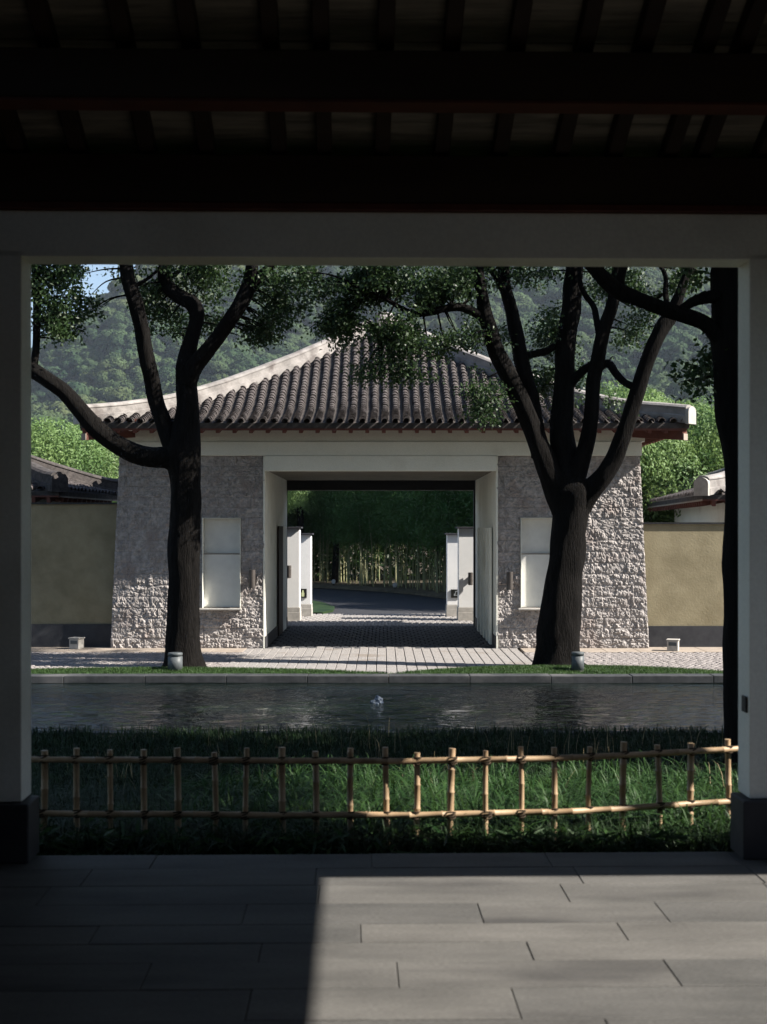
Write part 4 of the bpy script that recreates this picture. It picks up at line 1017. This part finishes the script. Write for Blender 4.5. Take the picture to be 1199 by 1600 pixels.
# ================================================================== BAMBOO FENCE
fence = empty('bamboo_fence', (0,0,0), 'low bamboo fence of two rails and upright poles along the garden bed', 'fence')
def fence_d(px): return 7.30 + .38*max(0, (px-740)/400)**1.3 + .08*max(0,(300-px)/300)
ZTR, ZBR = .345, .05
def pole(mb, p0, p1, r, nodes, n=10):
    p0 = Vector(p0); p1 = Vector(p1); L = (p1-p0).length; ks = []
    u = 0; pts = [(0, r)]
    x = random.uniform(.3,1)*nodes
    while x < L-.01:
        pts += [(x-.006, r), (x-.002, r*1.13), (x+.003, r*1.13), (x+.007, r*.98)]; x += nodes*random.uniform(.85,1.15)
    pts.append((L, r)); pts.sort()
    bend = Vector((random.uniform(-.006,.006), random.uniform(-.006,.006), random.uniform(-.004,.004)))
    P = [p0 + (p1-p0)*(t/L) + bend*math.sin(math.pi*t/L) for t,_ in pts]
    mb.tube(P, [q for _,q in pts], n)
posts_px = [70,120,172,225,277,335,386,441,493,548,602,652,707,759,814,866,922,975,1027,1080,1137,1190]
posts_px = [-30,20]+posts_px
for i, px in enumerate(posts_px):
    d = fence_d(px); p = at(px, 1200, d); r = random.uniform(.0145,.019)
    tx = random.uniform(-.014,.014)
    mb = MB(); pole(mb, (p.x+tx, d-.0, -.22), (p.x, d, ZTR+.055+random.uniform(-.018,.016)), r, random.choice((.13,.17,.21)))
    mb.build('post','fence_bamboo',fence)
    for zz in (ZTR, ZBR):
        tm = MB()
        for k in range(4):
            c = Vector((p.x+ (tx if zz<.2 else 0), d-.012, zz-.009+k*.006)); 
            ring = [c + Vector((math.cos(a)*.027, math.sin(a)*.034, .010*math.sin(a*1.0+k))) for a in np.linspace(0,2*math.pi,13)]
            tm.tube(ring, [.0042]*13, 5)
        tm.build('tie','tie',fence)
rails = [(-60,180),(180,430),(430,645),(645,850),(850,1015),(1015,1250)]
for a, b in rails:
    for zz, r in ((ZTR,.0165),(ZBR,.0170)):
        mb = MB(); da, db = fence_d(a), fence_d(b); pa, pb = at(a,0,da), at(b,0,db)
        mb2 = MB(); pole(mb2, (pa.x, da-.033, zz),(pb.x+.02, db-.033, zz+random.uniform(-.004,.004)), r, .26, 12)
        mb2.build('rail','fence_bamboo',fence)

# ================================================================== PAVILION (where the camera stands)
pav = empty('pavilion', (0,0,0), 'shaded timber pavilion framing the view with pale lintel and columns', 'pavilion')
Y0, Y1 = 6.50, 6.70
XA, XB = at(53,0,Y1).x, at(1157.5,0,Y1).x - .0
# floor: stone slabs one by one over a bed
fl = MB().box((-3.6,-4.0,-.25),(5.2,6.62,-.006)).build('floor','joint',kind='structure')
MB().box((-3.6,6.625,-.30),(5.2,6.74,-.03),.006).build('floor_edge','base',fl)
rows = [6.62,6.34,6.04,5.74,5.44,5.20,4.97,4.68,4.38,4.08,3.7]
for j in range(len(rows)-1):
    ya, yb = rows[j+1], rows[j]
    if j == 2: cuts = [.78,1.70,-.3]
    elif j == 3: cuts = [.38,1.14,2.1,-.6]
    elif j == 4: cuts = [.92,-.12,1.75]
    elif j == 5: cuts = [.52,1.5,-.5]
    elif j == 6: cuts = [0.01,1.0,1.9]
    elif j == 7: cuts = [.40,1.32,-.5]
    else: cuts = [random.uniform(-.4,.0)+.95*k for k in range(3)]
    cuts = sorted(cuts); x = cuts[0]
    while x > -3.5: x -= random.choice((.9,1.05,1.2)); cuts.insert(0, x)
    x = cuts[-1]
    while x < 5.1: x += random.choice((.9,1.05,1.2)); cuts.append(x)
    for a, b in zip(cuts[:-1], cuts[1:]):
        a = max(a,-3.6); b = min(b,5.2)
        if b-a < .05: continue
        MB().box((a+.0015, ya+.0015, -.04),(b-.0015, yb-.0015, random.uniform(-.0015,.0015)),.0025).build('floor_slab',random.choice(('floor','floor','floor_light','floor_dark')),fl)
MB().box((-3.6,-4.0,-.04),(5.2,3.697,-.0005)).build('floor_field','floor',fl)
# columns with plinth
zpl = .285
def column(x0, x1, name='column'):
    box(name, (x0, Y0, zpl),(x1, Y1, 2.94),'plaster',pav,.004)
    box('plinth', (x0-.045 if x0 > 0 else x0, Y0-.05, 0.0),(x1+.045 if x0 < 0 else x1+.045, Y1-.0-.02, zpl-.002),'base',pav,.006)
column(-3.4, XA); column(XB, XB+.34)
lint = box('lintel', (-3.4, Y0, at(0,403,Y0).z),(5.2, Y1, at(0,331,Y0).z),'plaster',pav,.004)
zl = at(0,331,Y0).z
box('timber_plate', (-3.4, Y0-.045, zl+.001),(3.5, Y1, zl+.03),'red_beam',pav)
def purlin(y, zb, h, w_=.14, m='dark_wood', edge=True, x1=3.5):
    box('purlin', (-3.4, y, zb+ (.014 if edge else 0)),(x1, y+w_, zb+h),m,pav,.006)
    if edge: box('purlin_edge', (-3.4, y-.002, zb),(x1, y+w_, zb+.012),'red_beam',pav)
purlin(6.46, zl+.032, at(0,242,6.46).z-zl-.032, edge=False)
z2b, z2t = at(0,160,5.75).z, at(0,78,5.75).z
purlin(5.75, z2b, z2t-z2b)
sl_ = ((z2t+.05)-(at(0,242,6.46).z))/(6.53-5.82)
zr = lambda y: at(0,242,6.46).z + (6.53-y)*sl_
purlin(5.0, zr(5.07)-.24, .22); purlin(4.2, zr(4.27)-.24, .22)
# rafters over the purlins, then reed boarding, then the tiled outer roof
YR = 2.6
raf = [415,440]
xr_px = [100,213,310,428,502,597,695,791,892,980,1072,1128]
ang = math.atan(sl_)
Lr = (7.15-YR)/math.cos(ang)
rme = MB().box((-.036,0,0),(.036,Lr,.085),.004).mesh('pavilion_rafter'); rme.materials.append(M['dark_wood'])
xsr = [(p-599.5)/F*6.2 for p in xr_px]
x = xsr[0]
while x > -3.3: x -= .29; xsr.append(x)
x = max(xsr)
while x < 3.25: x += .29; xsr.append(x)
for x in xsr:
    o = obj('rafter', rme, None, pav); o.location = (x, 7.15, zr(7.15)); o.rotation_euler = (ang, 0, math.pi)
    # other slope
    o2 = obj('rafter', rme, None, pav); o2.location = (x, -2.0, zr(7.15)); o2.rotation_euler = (ang,0,0)
zo = lambda y: zr(y)+.088/math.cos(ang)
y = 7.15
while y > YR-.1:
    a, b = y, y-.118
    mb = MB(); dz = random.uniform(0,.004)
    mb.add([(-3.4,a,zo(a)+dz),(3.55,a,zo(a)+dz),(3.55,b,zo(b)+dz),(-3.4,b,zo(b)+dz),(-3.4,a,zo(a)+.02),(3.55,a,zo(a)+.02),(3.55,b,zo(b)+.02),(-3.4,b,zo(b)+.02)],
           [(0,1,2,3),(7,6,5,4),(0,4,5,1),(1,5,6,2),(2,6,7,3),(3,7,4,0)])
    mb.build('roof_board','reed',pav); y -= .122
zA = zo(YR)
mb = MB()
def sl4(m, a, b, th):
    (ya,za),(yb,zb) = a,b
    m.add([(-3.5,ya,za),(3.65,ya,za),(3.65,yb,zb),(-3.5,yb,zb),(-3.5,ya,za+th),(3.65,ya,za+th),(3.65,yb,zb+th),(-3.5,yb,zb+th)], [(0,1,2,3),(7,6,5,4),(0,4,5,1),(1,5,6,2),(2,6,7,3),(3,7,4,0)])
sl4(mb, (7.2, zo(7.2)+.025), (YR-.02, zo(YR-.02)+.025), .09)
sl4(mb, (-2.1, zo(7.2)+.025), (YR+.02, zo(YR-.02)+.025), .09)
mb.build('pavilion_roof','pan',pav)
box('side_beam', (3.475, 6.0, 3.16),(3.635, 6.9, 3.42),'dark_wood',pav,.006)
box('side_beam', (3.475, -2.0, 3.15),(3.635, 5.99, 3.42),'dark_wood',pav,.006)
# gable infill above the side beam, left wall and rear wall
def gable(x0, x1, m='dark_wood'):
    zz = 3.42; A = [(-2.0,zz),(6.9,zz),(6.9,zo(6.9)),(YR,zo(YR)),(-2.0,zo(7.1))]
    f = [(x0,y,z) for y,z in A]; b = [(x1,y,z) for y,z in A]; n = len(A)
    MB().add(f+b, [tuple(range(n)), tuple(range(2*n-1,n-1,-1))]+[(i,n+i,n+(i+1)%n,(i+1)%n) for i in range(n)]).build('gable_panel', m, pav)
gable(3.44, 3.52)
box('left_wall', (-3.5,-3.9,0),(-3.4,6.7,3.9),'dark_wood',pav)
box('rear_wall', (-3.5,-4.0,0),(5.2,-3.9,4.2),'dark_wood',pav)
box('rear_roof', (-3.5,-4.0,3.4),(3.55,-1.9,3.5),'dark_wood',pav)
# unseen roof strip and end wall, added to shape the floor's sun patch
box('sun_patch_baffle', (3.66, 5.17, 3.16),(9.0, 6.08, 3.30),'dark_wood',pav)
tag(box('sky_blocker_wall', (9.25,-8,-.3),(9.5,13,3.9),'dark_wood'), 'unseen dark wall added right of the pavilion to block low sky light', 'wall')  # added out of view to keep low sky light off the interior
box('baffle_end_wall', (9.01, 5.10, -.2),(9.2, 6.3, 3.3),'plaster',pav)
box('side_wall', (3.44,-3.9,0),(3.52,-.6,3.15),'dark_wood',pav)
box('sky_cut_parapet', (3.44,-.59,0),(3.52,6.45,1.15),'dark_wood',pav)  # unseen parapet, added to cut sky light below the sun opening
# small latch on the right reveal
q = at(1177,1100,6.6)
box('latch', (XB-.012, 6.53, q.z-.04),(XB-.001, 6.60, q.z+.04),'dark_metal',pav,.003)

# yaw the pavilion and its floor a touch as in the photograph
for o in (pav, fl):
    R = Matrix.Translation((0,6.6,0)) @ Matrix.Rotation(math.radians(1.3),4,'Z') @ Matrix.Translation((0,-6.6,0)); o.matrix_world = R

# ================================================================== HAZE
hz = MB().box((-900,-40,-3),(1000,1900,560)).build('haze', bpy.data.materials.new('haze air'), kind='stuff')
hm = hz.data.materials[0]; hm.use_nodes = True; hn = hm.node_tree; hn.nodes.remove(hn.nodes['Principled BSDF'])
pvn = hn.nodes.new('ShaderNodeVolumePrincipled'); pvn.inputs['Density'].default_value = 0.00013; pvn.inputs['Color'].default_value = (.70,.82,1.0,1); pvn.inputs['Anisotropy'].default_value = 0.1
hn.links.new(pvn.outputs[0], hn.nodes['Material Output'].inputs['Volume'])
